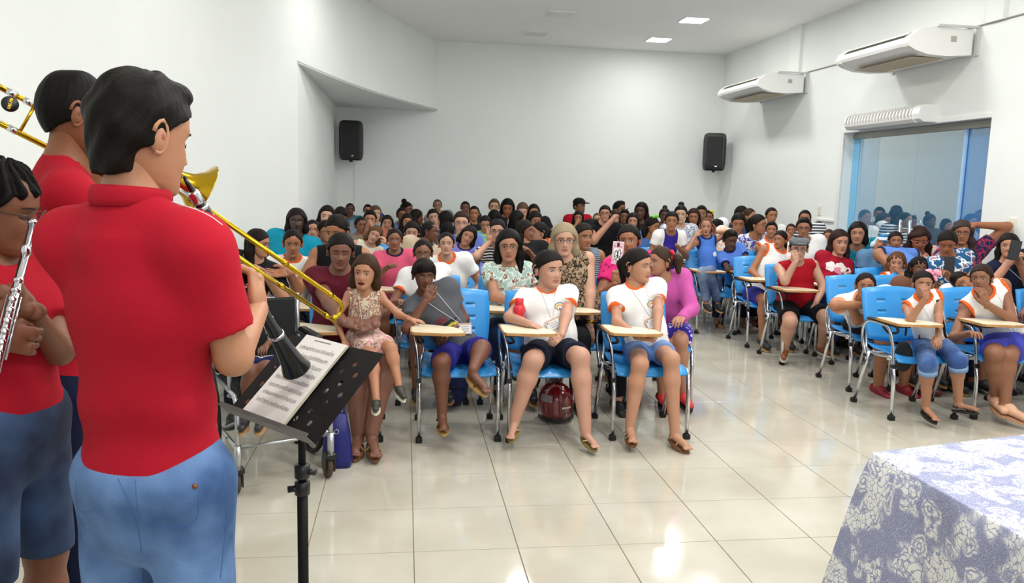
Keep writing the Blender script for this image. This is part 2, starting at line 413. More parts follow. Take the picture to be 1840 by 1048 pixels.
def hand_geo(pose, vox):
    key = (pose, vox)
    if key in _hand: return _hand[key]
    s = SDF(); cu = {'relax': .42, 'grip': 1.05, 'flat': .10, 'fist': 1.3, 'spread': .12}[pose]
    s.cap((-.02, .0, 0), (.03, .0, 0), .025, .030, .01, None, (V(0, 0, 1), .62))
    s.cap((.025, .016, 0), (.078, .024, -.003), .023, .018, .012, None, (V(0, 0, 1), .6)); s.cap((.025, -.012, 0), (.076, -.022, -.003), .023, .017, .012, None, (V(0, 0, 1), .6))
    for i, (y, l) in enumerate(zip((.030, .010, -.010, -.029), (.070, .078, .072, .056))):
        p = V(.080, y, -.002); a = .1; sp = (y*3.5 if pose == 'spread' else y*.9)
        for k, fr in enumerate((.45, .31, .24)):
            a += cu*(.75 if k == 0 else 1.0)+(.04*i if pose != 'flat' else 0)
            q = p+l*fr*V(math.cos(a)*math.cos(sp), math.sin(sp), -math.sin(a)); r = .0092-.0009*k
            s.cap(p, q, r, r-.0008, .0035); p = q
    s.cap((.012, .022, -.004), (.045, .046, -.014), .017, .012, .01); s.cap((.045, .046, -.014), (.072, .056-.015*cu, -.022-.01*cu), .0115, .0098, .005)
    s.cap((.072, .056-.015*cu, -.022-.01*cu), (.094, .052-.03*cu, -.026-.018*cu), .0098, .008, .004)
    _hand[key] = s.build(vox); return _hand[key]
def frame(d, n):
    """columns: finger direction, thumb side, back normal"""
    d = nrm(d); n = np.asarray(n, float); n = nrm(n-d*(n@d)); return np.stack([d, np.cross(n, d), n], 1)
# ------------------------------------------------------------------ people
def rotm(yaw, pitch, roll): return np.array(Matrix.Rotation(yaw, 3, 'Z') @ Matrix.Rotation(pitch, 3, 'X') @ Matrix.Rotation(roll, 3, 'Y'))
def ik(S, T, a, b, pole):
    d = T-S; L = np.linalg.norm(d); u = d/(L+1e-9); L2 = min(L, (a+b)*.999); T = S+u*L2
    x = (a*a-b*b+L2*L2)/(2*L2); h = math.sqrt(max(a*a-x*x, 1e-8)); pole = pole-u*(pole@u); pole = nrm(pole)
    return S+u*x+pole*h, T
from mathutils.bvhtree import BVHTree
def bvh_of(v, f): return BVHTree.FromPolygons([tuple(p) for p in v], [tuple(int(i) for i in q) for q in f])
IRIS = mat('iris', '1c1009', .15); EYEW = mat('eye_white', 'c9c4bc', .3); MOUTHD = mat('mouth_inside', '3a0f10', .5); TEETH = mat('teeth', 'ece8df', .3)
def lipm(sk):
    c = tuple(int(sk[i:i+2], 16) for i in (0, 2, 4)); r = (int(c[0]*.84), int(c[1]*.62), int(c[2]*.62)); return mat('lips', '%02x%02x%02x' % r, .4)
def glasses(par, Hc, R, hs, col='17110f', wide=1.0):
    fm = mat('glasses_frame', col, .3); b = MB()
    P = lambda x, y, z: Hc+R@(V(x*wide, y, z)*hs)
    for s in (-1, 1):
        b.tube([P(s*.033+.0255*math.cos(a), -.104+.006*abs(math.cos(a))*(1 if s*math.cos(a) > 0 else 0), .001+.019*math.sin(a)*(1 if abs(math.sin(a)) < .7 else .95)) for a in np.linspace(0, 2*PI, 17)[:-1]], .0019*hs, 5, True)
        b.tube([P(s*.058, -.098, .006), P(s*.078, -.05, .006), P(s*.082, .012, .004)], .0019*hs, 5)
    b.tube([P(-.008, -.104, .004), P(0, -.108, .006), P(.008, -.104, .004)], .0017*hs, 5)
    o = b.out('glasses', fm, par, True)
    return o
def person(label, px=None, d=None, H=None, yaw=0, pitch=0, roll=0, skin='9a6a4c', hair='short', hc='17110e', shirt='tee', sc='f0efec',
           smat=None, trim=None, pants='shorts', pc='1d2140', pmat=None, b=1.0, pel=None, bf=0.0, arms=None, legs=None, head=None, lod=None,
           eyes='open', mouth='shut', gaze=0, gl=None, badge=None, sl=.5, neck=.0, s=None, seat=.44, stand=False, hh=None, group=None, shoes=None,
           sc2=None, wide=1.0, shw=None, name='person', hairo=None, hands=None, poles=None, cat='person', rel=True, base=None, sdrop=.055, hmask='short', shc='2a2a2c', foot=None, vox=None, cap=None):
    Hc = np.asarray(head, float) if head is not None else aty(px[0], px[1], d)
    d = Hc[1]; az = math.atan2(Hc[0], Hc[1])
    hh = hh or H*(d*1.02)/FPX; hs = hh/.24
    if rel: yaw = yaw-az
    R = rotm(yaw, pitch, roll)
    vox = vox or min(max(.0018*d, .0085), .021)
    lod = lod if lod is not None else (0 if d < 3 else 1 if d < 8.2 else 2)
    f2 = V(math.sin(bf), -math.cos(bf), 0); rt = V(math.cos(bf), math.sin(bf), 0)
    nt = Hc+R@(V(0, .022, -.075)*hs)
    if stand: P = np.asarray(pel, float)
    else:
        P = V(Hc[0], Hc[1]+.06, 0) if pel is None else V(pel[0], pel[1], 0)
        s_guess = (Hc[2]-seat)/.76; P[2] = seat+.085*min(max(s_guess, .55), 1.1)
    Nb = nt+nrm(P-nt)*.055*hs+V(0, .012, -.012)*hs
    L = np.linalg.norm(Nb-P); s = s or min(max(L/.50, .5), 1.2)
    up = nrm(Nb-P); rts = nrm(rt-up*(rt@up)); fw = nrm(np.cross(up, rts)*-1); fw = fw if fw@f2 > 0 else -fw
    w = (shw if shw else .150*s)*1.0
    B = lambda r, o, u: P+rts*r+fw*o+up*u
    hipw = .085*s; thl = .40*s; shl = .40*s
    skel = {}
    # arms
    ua, fa = .265*s, .235*s
    arms = arms or {}; hands = hands or {}; poles = poles or {}
    J = {}
    for k, sg in (('a', -1), ('b', 1)):               # a: viewer's left, b: viewer's right for a body that faces the camera
        Sh = B(sg*w, -.005*s, L-sdrop*s)
        T = arms.get(k, 'lap')
        if isinstance(T, str):
            T = {'lap': lambda: P+rts*sg*.07*s+f2*.24*s+V(0, 0, .11*s), 'tablet': lambda: P+rts*sg*.09*s+f2*.30+V(0, 0, .69-P[2]),
                 'cheek': lambda: Hc+R@(V(sg*.070, -.055, -.10)*hs), 'mouth': lambda: Hc+R@(V(sg*.03, -.115, -.10)*hs), 'phone': lambda: Hc+R@(V(sg*.05, -.22, -.12)*hs),
                 'down': lambda: Sh+V(sg*.06, .0, -.48*s), 'fold': lambda: B(-sg*.06*s, .17*s*b, L*.42)}[T]()
        elif isinstance(T, tuple) and abs(T[0]) > 20: T = aty(T[0], T[1], d+T[2])
        T = np.asarray(T, float)
        pole = poles.get(k, rts*sg*.55-V(0, 0, 1)*.8-fw*.25)
        if isinstance(pole, tuple) and pole[0] == 'E': E = pole[1]
        else: E, T = ik(Sh, T, ua, fa, np.asarray(pole, float))
        J[k] = (Sh, E, T)
    ar = lambda r: r*s*(.75+.25*b)*(1.12 if b > 1.15 else 1)
    legj = {}
    legs = legs or {}
    for k, sg in (('a', -1), ('b', 1)):
        hip = P+rt*sg*hipw+V(0, 0, -.01*s)
        if stand:
            kn = legs.get(k, (hip+V(0, 0, -.43*s)+rt*sg*.02,))[0]; an = legs[k][1] if k in legs else kn+V(0, .02, -.42*s)
        elif k in legs:
            kn, an = legs[k]
            kn = aty(kn[0], kn[1], P[1]+kn[2]) if abs(kn[0]) > 20 else P+rt*kn[0]+f2*kn[1]+V(0, 0, kn[2])
            an = aty(an[0], an[1], P[1]+an[2]) if abs(an[0]) > 20 else P+rt*an[0]+f2*an[1]+V(0, 0, an[2]-P[2])
        else:
            kn = hip+f2*thl+rt*sg*.045*s+V(0, 0, .0); an = kn+V(0, 0, -min(shl, kn[2]-.075))+f2*.02
        legj[k] = (hip, np.asarray(kn, float), np.asarray(an, float))
    def torso(S, m, top=True, hem=-.02):
        S.ell(B(0, .0, .00), ((.150*b)*s+m, .112*s*b+m, .10*s+m), np.stack([rts, fw, up], 1), .03)
        S.ell(B(0, .0, L*.30), (.128*s*b+m, .098*s*b+m, .15*s+m), np.stack([rts, fw, up], 1), .05)
        S.ell(B(0, .005*s, L*.62), (max(w*.98, .13*s*b)+m, .102*s*(.6+.4*b)+m, .17*s+m), np.stack([rts, fw, up], 1), .05)
        if b > 1.1: S.ell(B(0, .045*s, L*.25), (.12*s*b+m, .10*s*b+m, .14*s+m), np.stack([rts, fw, up], 1), .06)
        S.cap(B(-w*.93, -.005, L-(sdrop+.005)*s), B(w*.93, -.005, L-(sdrop+.005)*s), .050*s+m, None, .05)
        for g_ in (-1, 1): S.cap(B(g_*.02*s, -.012, L-.015*s), B(g_*w*.95, -.006, L-(sdrop-.01)*s), .040*s+m*.6, .046*s+m*.6, .05)
        S.cap(B(0, -.012, L-.07*s), Nb, .075*s+m*.6, .052*s*.9+m*.2, .05)
    near = lod < 2
    root = thing(name, label, cat, base if base is not None else (P[0], P[1], 0 if stand else seat), 0, group)
    O = np.array(root.location)
    # ---- skin
    S = SDF(); torso(S, -.004)
    nr = .050*hs*(1 if b < 1.2 else 1.12)
    S.cap(Nb-up*.02, nt+R@(V(0, -.005, .02)*hs), nr*1.08, nr*.98, .03)
    for k in 'ab':
        Sh, E, T = J[k]
        S.cap(Sh, E, ar(.043), ar(.036), .02); S.cap(E, T, ar(.036), ar(.0245), .02)
        if lod == 2:
            dd = nrm(T-E); S.cap(T+dd*.02*s, T+dd*.09*s, .03*s, .024*s, .01)
    for k in 'ab':
        hip, kn, an = legj[k]; bb = (.72+.28*b)*(1.0)*(1.15 if b > 1.15 else 1)
        if lod < 2 or d < 9.3:
            S.cap(hip, kn, .076*s*bb, .056*s*bb, .03)
            mid = kn+(an-kn)*.3; back = -f2*.012*s
            S.cap(kn, mid+back, .053*s*bb, .055*s*bb, .03); S.cap(mid+back, an, .055*s*bb, .034*s*bb, .03)
            fd = nrm(V(*(foot or {}).get(k, (f2[0], f2[1], -.12))))
            S.cap(an+V(0, 0, -.035*s), an+fd*.13*s+V(0, 0, -.045*s), .033*s, .027*s, .02, None, (V(0, 0, 1), .8))
            if lod < 2 and (shoes or {}).get('kind') in ('sandal', 'thong'):
                sd = np.cross(fd, V(0, 0, 1))
                for i in range(5):
                    q = an+fd*.145*s+V(0, 0, -.052*s)+sd*(i-2)*.0135*s*1.1; S.cap(q, q+fd*(.03-.003*abs(i-1))*s, .0095*s, .008*s, .004)
    bv, bq = S.build(vox)
    body = MB(); body.v.append(bv-O); body.f = [tuple(q) for q in bq.tolist()]; body.m = [0]*len(bq); body.n = len(bv)
    hv, hf, hm = head_geo(lod, eyes, mouth, gaze, wide)
    n0 = body.n; body.v.append((hv*hs)@R.T+Hc-O); body.f += [tuple(i+n0 for i in q) for q in hf]; body.m += hm; body.n += len(hv)
    if lod < 2:
        for k, sg in (('a', -1), ('b', 1)):
            Sh, E, T = J[k]; hp = hands.get(k, {}); dd = np.asarray(hp.get('d', nrm(T-E)), float); nn = np.asarray(hp.get('n', V(0, -.15, 1)), float)
            pose = hp.get('pose', 'relax'); hvv, hff = hand_geo(pose, .0032 if lod == 0 else (.0045 if d < 6.3 else .007))
            Fm = frame(dd, nn); v = hvv*s*hp.get('s', .92)
            # the thumb points to the body's middle when the palm faces down
            th = Fm[:, 1]; want = -rts*sg if 't' not in hp else np.asarray(hp['t'], float)
            fl = th@want < 0
            if fl: v = v*V(1, -1, 1)
            v = v@Fm.T+T-O; n0 = body.n; body.v.append(v); q = hff[:, ::-1] if fl else hff
            body.f += [tuple(i+n0 for i in r) for r in q.tolist()]; body.m += [0]*len(q); body.n += len(v)
    body.out('body', [skinm(skin), EYEW, IRIS, lipm(skin), mat('brow', hc if hc[0] < '8' else '5a4330', .8), MOUTHD, TEETH], root, True)
    # ---- shirt
    sm = smat or cloth(sc)
    m = .008+.003*s
    def fold(X):
        if vox > .0135: return 0*X[..., 0]
        if d < 3: return .0045*np.sin(30*(X[..., 2]+.25*(X[..., 0]-P[0]))+3*np.sin(7*X[..., 0]+2))*np.clip(np.exp(-((X[..., 2]-P[2]-.16)/.10)**2), 0, 1)+.0016*np.sin(22*X[..., 0]+14*X[..., 2]+2*np.sin(9*X[..., 2]))
        return .0028*np.sin(34*X[..., 2]+5*np.sin(9*X[..., 0]+3)+4*np.sin(11*X[..., 1]))*np.sin(13*X[..., 0]+7*X[..., 2])
    S = SDF(); torso(S, m)
    nc = Nb+fw*.030*s+up*(.022*s); nrad = (.066*s+neck*.3, .070*s, .048*s+neck)
    RB = np.stack([rts, fw, up], 1)
    if shirt not in ('none',):
        if shirt in ('tee', 'polo', 'long', 'raglan', 'blouse'):
            fr = {'tee': sl, 'polo': sl, 'raglan': sl, 'blouse': sl, 'long': 1.0}[shirt]
            for k in 'ab':
                Sh, E, T = J[k]; e = Sh+(E-Sh)*fr; dd = nrm(E-Sh)
                S.cap(Sh, e+dd*.05*s, ar(.050)+m, ar(.050)+m, .05, [(e, dd)])
                if shirt == 'long':
                    S.cap(Sh, E, ar(.045)+m, ar(.04)+m, .02); S.cap(E, T, ar(.04)+m, ar(.028)+m, .02)
        S.ell(nc, nrad, RB, .01, None, 1)
        if shirt in ('tank',):
            for k, sg in (('a', -1), ('b', 1)): S.ell(J[k][0]+rts*sg*.028*s-up*.005, (.052*s, .085*s, .088*s), RB, .01, None, 1)
        if stand:
            hz = P+up*(-.10*s); S.cap(B(0, 0, .05), B(0, 0, -.06*s), .13*s*b, .135*s*b, .05, [(hz, -up)], (fw, .78)); S.p = [(a, q, r, t, (c or [])+[(hz, -up)], u) for a, q, r, t, c, u in S.p]
        sv, sq = S.build(vox, fold)
        so = link('shirt', mesh(sv-O, sq), [sm], root, True)
        if shirt == 'raglan' or sc2:
            so.data.materials.append(cloth(sc2)); 
            ce = so.data.polygons; 
            for p_ in ce:
                q = np.array(p_.center)+O-P; 
                if abs(q@rts) < w*.62 and (q@fw) > -.02: p_.material_index = 1
        bv_ = bvh_of(sv, sq) if (near and (trim or badge or shirt == 'polo')) else None
        if near and trim:
            tm = cloth(trim) if isinstance(trim, str) else trim
            def ring(cn, rd, nme):
                N_ = SDF(); N_.p = [q for q in S.p if not q[5]]; rd = np.array(rd)
                lo = cn-rd.max()-.02; hi = cn+rd.max()+.02
                N_.bounds = lambda: (lo, hi)
                def post(X):
                    q = (X-cn)@RB; k0 = np.sqrt(((q/rd)**2).sum(-1)); k1 = np.sqrt(((q/rd**2)**2).sum(-1))+1e-9
                    return np.abs(k0*(k0-1)/k1-.006)-.0105
                v_, q_ = build_max(N_, min(vox, .0075), post, .0025)
                if len(q_): link(nme, mesh(v_-O, q_), [tm], so, True)
            ring(nc, nrad, 'neckline_trim')
            if shirt == 'tank':
                for k, sg in (('a', -1), ('b', 1)): ring(J[k][0]+rts*sg*.028*s-up*.005, (.052*s, .085*s, .088*s), 'armhole_trim')
            if shirt in ('tee', 'raglan'):
                for k in 'ab':
                    Sh, E, T = J[k]; e = Sh+(E-Sh)*sl; dd = nrm(E-Sh); r = ar(.0485)+m+.0012
                    MB().tube([e-dd*.022*s-O, e+dd*.002-O], [r-.0005, r+.0005], 20).out('sleeve_trim', tm, so, True)
        if shirt == 'polo' or trim == 'collar':
            pass
        def chest(r, u):
            o_ = B(r, .6, u); hit = bv_.ray_cast(Vector(o_), Vector(-fw)); return (np.array(hit[0]), np.array(hit[1])) if hit[0] else (B(r, .12*s, u), fw)
        skel['chest'] = chest if bv_ else None
        if badge and bv_:
            bx, bz, br = badge; p_, n_ = chest(bx*s, L*bz); n_ = nrm(n_+fw*2); c_ = p_+n_*.012
            Fx = nrm(np.cross(up, n_)); Fx = Fx if Fx@rts > 0 else -Fx; Fz = np.cross(Fx, n_)*-1; Fz = Fz if Fz@up > 0 else -Fz
            Fx, Fz = Fx*math.cos(br)+Fz*math.sin(br), -Fx*math.sin(br)+Fz*math.cos(br)
            Rb = np.stack([Fx, n_, Fz], 1); wB, hB = .098, .070
            bd = MB().box(c_-O, (wB, .003, hB), Rb).out('name_badge', mat('badge_cover', 'cfae97', .4), root)
            MB().box(c_+n_*.0022-Fz*.004-O, (wB*.88, .0012, hB*.78), Rb).out('badge_card', PAPER, bd)
            ln = MB()
            for i, wd in enumerate((.55, .62, .4)): ln.box(c_+n_*.0031+Fz*(.012-.014*i)-O, (wd*wB, .0006, .0022), Rb)
            ln.box(c_+n_*.0031+Fz*.017-Fx*.034-O, (.010, .0006, .008), Rb)
            ln.out('print_line', mat('print', '5a5f80', .7), bd)
            cd = MB()
            for sg in (-1, 1):
                pts = []
                for t in np.linspace(0, 1, 9):
                    q_, m_ = chest((1-t)*sg*.055*s+t*(bx*s+sg*.006), (1-t)*(L-.015)+t*(L*bz+.04)); pts.append(q_+m_*.004)
                cd.tube([q-O for q in pts], .0018, 5)
            cd.out('lanyard', mat('cord', 'dddddd', .7), root, True)
    # ---- lower clothes
    if pants and not (lod == 2 and d > 9.3):
        pm = pmat or cloth(pc); S = SDF(); m2 = .010
        fr = {'shorts': .80, 'short': .5, 'jeans': 1, 'capri': 1, 'skirt': .75, 'bermuda': .98}[pants]
        S.ell(P+V(0, 0, -.005), (.158*s*b+m2, .12*s*b+m2, .095*s+m2), np.stack([rt, f2, V(0, 0, 1)], 1), .03)
        if stand: S.cap(P+V(0, 0, .08*s), P-V(0, 0, .05*s), .135*s*b, .15*s*b, .03, None, (f2, .78))
        for k in 'ab':
            hip, kn, an = legj[k]; bb = (.72+.28*b)*(1.15 if b > 1.15 else 1); dd = nrm(kn-hip); e = hip+(kn-hip)*min(fr, .98)
            ra, rb = .078*s*bb+m2+.006, .062*s*bb+m2+(.012 if pants in ('shorts', 'skirt', 'short') else 0)
            if pants in ('jeans', 'capri'):
                S.cap(hip, kn, ra, .060*s*bb+m2, .03); fa_ = .93 if pants == 'jeans' else .22
                e = kn+(an-kn)*fa_; S.cap(kn, e+(an-kn)*.1, .058*s*bb+m2, (.045 if pants == 'jeans' else .058)*s*bb+m2, .03, [(e, nrm(an-kn))])
            else: S.cap(hip, e+dd*.05, ra, rb, .03, [(e, dd)])
        if pants == 'skirt':
            ka, kb = legj['a'][1], legj['b'][1]
            e = (ka+kb)/2*.72+P*.28; S.cap(P+V(0, 0, .01), e+f2*.05, .13*s, .125*s, .05, [(e, f2)], (V(0, 0, 1), .7))
        pv, pq = S.build(vox, fold); po = link('trousers' if pants in ('jeans', 'capri') else ('skirt' if pants == 'skirt' else 'shorts'), mesh(pv-O, pq), [pm], root, True)
        if pants == 'capri' and near:
            for k in 'ab':
                hip, kn, an = legj[k]; bb = (.72+.28*b); e = kn+(an-kn)*.22; dd = nrm(an-kn)
                MB().tube([e-dd*.03-O, e+dd*.004-O], .060*s*bb+m2+.004, 20).out('turned_up_cuff', cloth('7f9cc0'), po, True)
    # ---- shoes
    if d < 8.9 and shoes != 'hidden':
        sh = shoes or {'kind': 'shoe', 'c': shc}
        for k in 'ab':
            hip, kn, an = legj[k]; fd = nrm(V(*(foot or {}).get(k, (f2[0], f2[1], -.12)))); sd = nrm(np.cross(fd, V(0, 0, 1))); uu = np.cross(sd, fd)
            zc = an+V(0, 0, -.045*s)
            A = zc-fd*.045*s; Bq = zc+fd*.165*s
            Rf = np.stack([fd, sd, uu], 1)
            if sh['kind'] == 'shoe':
                Q = SDF(); Q.cap(A+uu*.004, zc+fd*.04*s+uu*.012*s, .036*s, .037*s, .02); Q.cap(zc+fd*.02*s, Bq-fd*.02*s, .036*s, .031*s, .02, None, (uu, .85))
                Q.p = [(a, q, r, t, [(zc-uu*.030*s, -uu)], u) for a, q, r, t, c, u in Q.p]
                v_, q_ = Q.build(max(.007, vox*.8)); o = link('shoe', mesh(v_-O, q_), [mat('shoe', sh['c'], .5)], root, True)
            out = []
            for t in np.linspace(0, 2*PI, 20, endpoint=False):
                x = .06+.115*math.cos(t); y = .038*math.sin(t)*(1+.18*math.cos(t)-.12*math.cos(2*t)); out.append((x*s, y*s))
            pm_ = MB().prism(out, -.016*s, 0); sv_ = np.array(pm_.v[0])@Rf.T+zc-uu*.034*s-O; pm_.v = [sv_]
            so_ = pm_.out('sole', mat('sole', sh.get('sole', 'b08a5a'), .7), root if sh['kind'] != 'shoe' else o)
            if sh['kind'] in ('sandal', 'thong'):
                st = MB(); sm_ = mat('strap', sh['c'], .5, sh.get('metal', 0)); Z = lambda x, y, z: zc+Rf@V(x*s, y*s, z*s)-O
                tp = [Z(.135, .004, -.03), Z(.128, .004, -.008), Z(.10, 0, .008)]
                if sh['kind'] == 'thong':
                    st.tube(tp, .006*s, 6)
                    for sg in (-1, 1): st.tube(curve_pts([Z(.128, .004, -.006), Z(.09, sg*.02, .006), Z(.03, sg*.036, -.03)], 4), .0065*s, 6)
                else:
                    st.tube(curve_pts([Z(.07, -.036, -.03), Z(.075, -.022, -.001), Z(.08, 0, .006), Z(.075, .022, -.001), Z(.07, .036, -.03)], 4), .010*s, 8, flat=.5)
                    st.tube(tp, .006*s, 6)
                    st.tube(curve_pts([Z(.0, -.033, -.01), Z(.012, -.024, .022), Z(.02, 0, .034), Z(.012, .024, .022), Z(.0, .033, -.01), Z(-.035, .015, .0), Z(-.035, -.015, 0), Z(.0, -.033, -.01)], 4), .006*s, 6)
                st.out('strap', sm_, so_, True)
    # ---- hair
    if hair:
        hvox = .0042 if lod == 0 else (.0065 if d < 6.5 else .009) if lod == 1 else .013
        key = ('hairmesh', hair, hvox)
        if key not in _hair: v_, q_ = hair_geo(hair, hvox); me = mesh(v_, q_); me.shade_smooth(); me.materials.append(hairm('17110e')); _hair[key] = me
        me = _hair[key]
        o = bpy.data.objects.new('hair', me); COL.objects.link(o); o.parent = root
        o.matrix_local = Matrix.Translation(Vector(Hc-O)) @ Matrix(np.array(R).tolist()).to_4x4() @ Matrix.Diagonal((hs*wide, hs, hs, 1))
        o.material_slots[0].link = 'OBJECT'; o.material_slots[0].material = hairm(hc)
    if gl: glasses(root, Hc-O, R, hs, gl, wide)
    skel.update(root=root, O=O, Hc=Hc, R=R, hs=hs, J=J, leg=legj, P=P, B=B, L=L, s=s, rts=rts, fw=fw, up=up, w=w)
    return skel
def build_max(S, vox, post, inflate):
    lo, hi = S.bounds(); n = np.ceil((hi-lo)/vox).astype(int)+1
    ax = [lo[i]+vox*np.arange(n[i]) for i in range(3)]; X = np.stack(np.meshgrid(*ax, indexing='ij'), -1); F = np.full(n, .3)
    for d, a, b, k, cuts, sub in S.p:
        if (a-k > hi).any() or (b+k < lo).any(): continue
        D = d(X)-inflate
        if cuts:
            for p0, nn in cuts: D = np.maximum(D, (X-np.asarray(p0))@np.asarray(nn, float))
        h = np.clip(.5+.5*(F-D)/k, 0, 1); F = F+(D-F)*h-k*h*(1-h)
    F = np.maximum(F, post(X)); F[0] = F[-1] = .1; F[:, 0] = F[:, -1] = .1; F[:, :, 0] = F[:, :, -1] = .1
    return nets(F, lo, vox)
# ------------------------------------------------------------------ the room
WALL = mat('wall_paint', 'ecf0ec', .75, h2='e8ece8', scale=.8, bump=.04, bscale=40); CEILM = mat('ceiling_paint', 'fafaf8', .85, h2='f7f7f5', scale=.8)
TRIMM = mat('white_frame', 'e6e8e4', .4); GROUT = mat('grout', '8f876f', .8)
def tile_mat():
    m = bpy.data.materials.new('porcelain_tile'); m.use_nodes = True; N = m.node_tree.nodes; L = m.node_tree.links; b = N['Principled BSDF']
    tc = N.new('ShaderNodeTexCoord'); oi = N.new('ShaderNodeObjectInfo'); ad = N.new('ShaderNodeVectorMath'); ad.operation = 'ADD'
    L.new(tc.outputs['Object'], ad.inputs[0]); L.new(oi.outputs['Location'], ad.inputs[1])
    n = N.new('ShaderNodeTexNoise'); n.inputs['Scale'].default_value = 2.2; n.inputs['Detail'].default_value = 5; L.new(ad.outputs[0], n.inputs['Vector'])
    r = N.new('ShaderNodeValToRGB'); r.color_ramp.elements[0].position = .35; r.color_ramp.elements[1].position = .68
    r.color_ramp.elements[0].color = (*hexc('b9b3a3'), 1); r.color_ramp.elements[1].color = (*hexc('c9c5b6'), 1)
    L.new(n.outputs[0], r.inputs[0]); L.new(r.outputs[0], b.inputs['Base Color'])
    b.inputs['Roughness'].default_value = .09; b.inputs['Specular IOR Level'].default_value = .75
    n2 = N.new('ShaderNodeTexNoise'); n2.inputs['Scale'].default_value = 5; L.new(ad.outputs[0], n2.inputs['Vector'])
    bp = N.new('ShaderNodeBump'); bp.inputs['Strength'].default_value = .05; bp.inputs['Distance'].default_value = .01; L.new(n2.outputs[0], bp.inputs['Height']); L.new(bp.outputs[0], b.inputs['Normal'])
    return m
TILE = tile_mat(); T = .45; TX = -.8948*T; TY = 7.1909*T
fl = MB().box((1.5, 6, -.055), (9.4, 16, .1)).out('floor', GROUT); tag(fl, kind='structure')
tmesh = MB().box((0, 0, 0), (T-.004, T-.004, .006), None, .0008).me(); tmesh.materials.append(TILE); cnt = 0; far = MB()
for j in range(-5, 24):
    for i in range(-6, 15):
        x, y = TX+T*(i+.5), TY+T*(j+.5)
        if x > RW-.0 or x < -2.9 or y > BACK: continue
        u, w = (FPX*((V(x, y, 0)-CAM)@CR)/max((V(x, y, 0)-CAM)@_f, .01)+920, 524-FPX*((V(x, y, 0)-CAM)@CU)/max((V(x, y, 0)-CAM)@_f, .01))
        if -60 < u < 1900 and w < 1120 and y > 1 and j < 14 and cnt < 290:
            o = bpy.data.objects.new('floor_tile', tmesh); COL.objects.link(o); o.parent = fl; o.location = (x, y, -.003); cnt += 1
        else: far.box((x, y, -.003), (T-.004, T-.004, .006))
tag(far.out('far_floor_tiles', TILE, fl), kind='stuff')
def struct(name, mb, m, **k): o = mb.out(name, m, **k); return tag(o, kind='structure')
def wallstrip(path, z0, z1, th=.12):
    b = MB(); P = [V(*p) for p in path]; n = len(P); off = []
    for i in range(n):
        t = nrm(P[min(i+1, n-1)]-P[max(i-1, 0)]); off.append(P[i]+th*V(-t[1], t[0]))
    v = []
    for p, q in zip(P, off): v += [(p[0], p[1], z0), (p[0], p[1], z1), (q[0], q[1], z0), (q[0], q[1], z1)]
    f = []
    for i in range(n-1): a, c = 4*i, 4*i+4; f += [(a, c, c+1, a+1), (a+2, a+3, c+3, c+2), (a+1, c+1, c+3, a+3), (a, a+2, c+2, c)]
    f += [(0, 1, 3, 2), (4*n-4, 4*n-2, 4*n-1, 4*n-3)]
    return b.add(v, f)
SOF = 2.735
near_path = [tuple(p[:2]) for p in curve_pts([V(-3.1, -1.2, 0), V(-2.75, 1, 0), V(-2.35, 3.4, 0), V(-1.95, 5.2, 0), V(-1.52, 6.9, 0), V(-1.10, 8.56, 0)], 6)]
struct('wall_left', wallstrip(near_path+[(-1.112, 11), (-1.118, 13.5)], 0, SOF), WALL, smooth=False)
upper = near_path+[tuple(p[:2]) for p in curve_pts([V(-1.10, 8.56, 0), V(-.86, 9.6, 0), V(-.53, 10.8, 0), V(-.03, 12.2, 0), V(.515, 13.5, 0)], 5)][1:]
uw = wallstrip(upper, SOF, CEIL+.02)
struct('trim_1', uw, WALL)
sf = MB(); tp = [(p[0], p[1]) for p in upper[30:]]; sf.prism(tp+[(-1.25, 13.6), (-1.25, 8.5)], SOF-.004, SOF+.02); struct('trim_2', sf, WALL)
struct('wall_back', MB().box((2.15, BACK+.06, 1.93), (6.8, .12, 3.88)), WALL)
struct('ceiling', MB().box((1.4, 6, CEIL+.06), (9.2, 15.6, .12)), CEILM)
D0, D1, DT = 6.95, 9.48, 2.30; wr = MB()
wr.box((RW+.1, (D0-1.6)/2, 1.93), (.2, D0+1.6, 3.86)); wr.box((RW+.1, (D1+BACK+.1)/2, 1.93), (.2, BACK+.1-D1, 3.86)); wr.box((RW+.1, (D0+D1)/2, (DT+3.86)/2), (.2, D1-D0, 3.86-DT))
struct('wall_right', wr, WALL)
pl = MB(); pl.box((RW-.02, 10.9, 3.52), (.05, .32, .68)); pl.box((RW-.02, 7.0, 3.52), (.05, .22, .68)); struct('trim_3', pl, WALL)
struct('trim_4', MB().box((RW-.006, 6.1, 3.18), (.014, 14.6, .012)), mat('joint_shadow_gap', '8d8a80', .8))
fr = MB(); fr.box((RW-.008, D1+.03, DT/2), (.02, .06, DT)); fr.box((RW-.008, (D0+D1)/2+.03, DT+.02), (.02, D1-D0+.06, .04)); struct('trim_5', fr, TRIMM)
struct('baseboard_right', MB().box((RW-.006, 11.4, .05), (.012, 3.8, .1)), TRIMM); struct('baseboard_back', MB().box((2.2, BACK-.006, .05), (6.4, .012, .1)), TRIMM)
def glassm(h, mix):
    m = bpy.data.materials.new('tinted_glass'); m.use_nodes = True; N = m.node_tree.nodes; L = m.node_tree.links; b = N['Principled BSDF']
    b.inputs['Base Color'].default_value = (*hexc(h), 1); b.inputs['Roughness'].default_value = .3
    g = N.new('ShaderNodeBsdfGlossy'); g.inputs['Roughness'].default_value = .015; g.inputs['Color'].default_value = (.78, .84, .86, 1)
    mx = N.new('ShaderNodeMixShader'); mx.inputs[0].default_value = mix; L.new(b.outputs[0], mx.inputs[1]); L.new(g.outputs[0], mx.inputs[2])
    L.new(mx.outputs[0], N['Material Output'].inputs['Surface']); return m
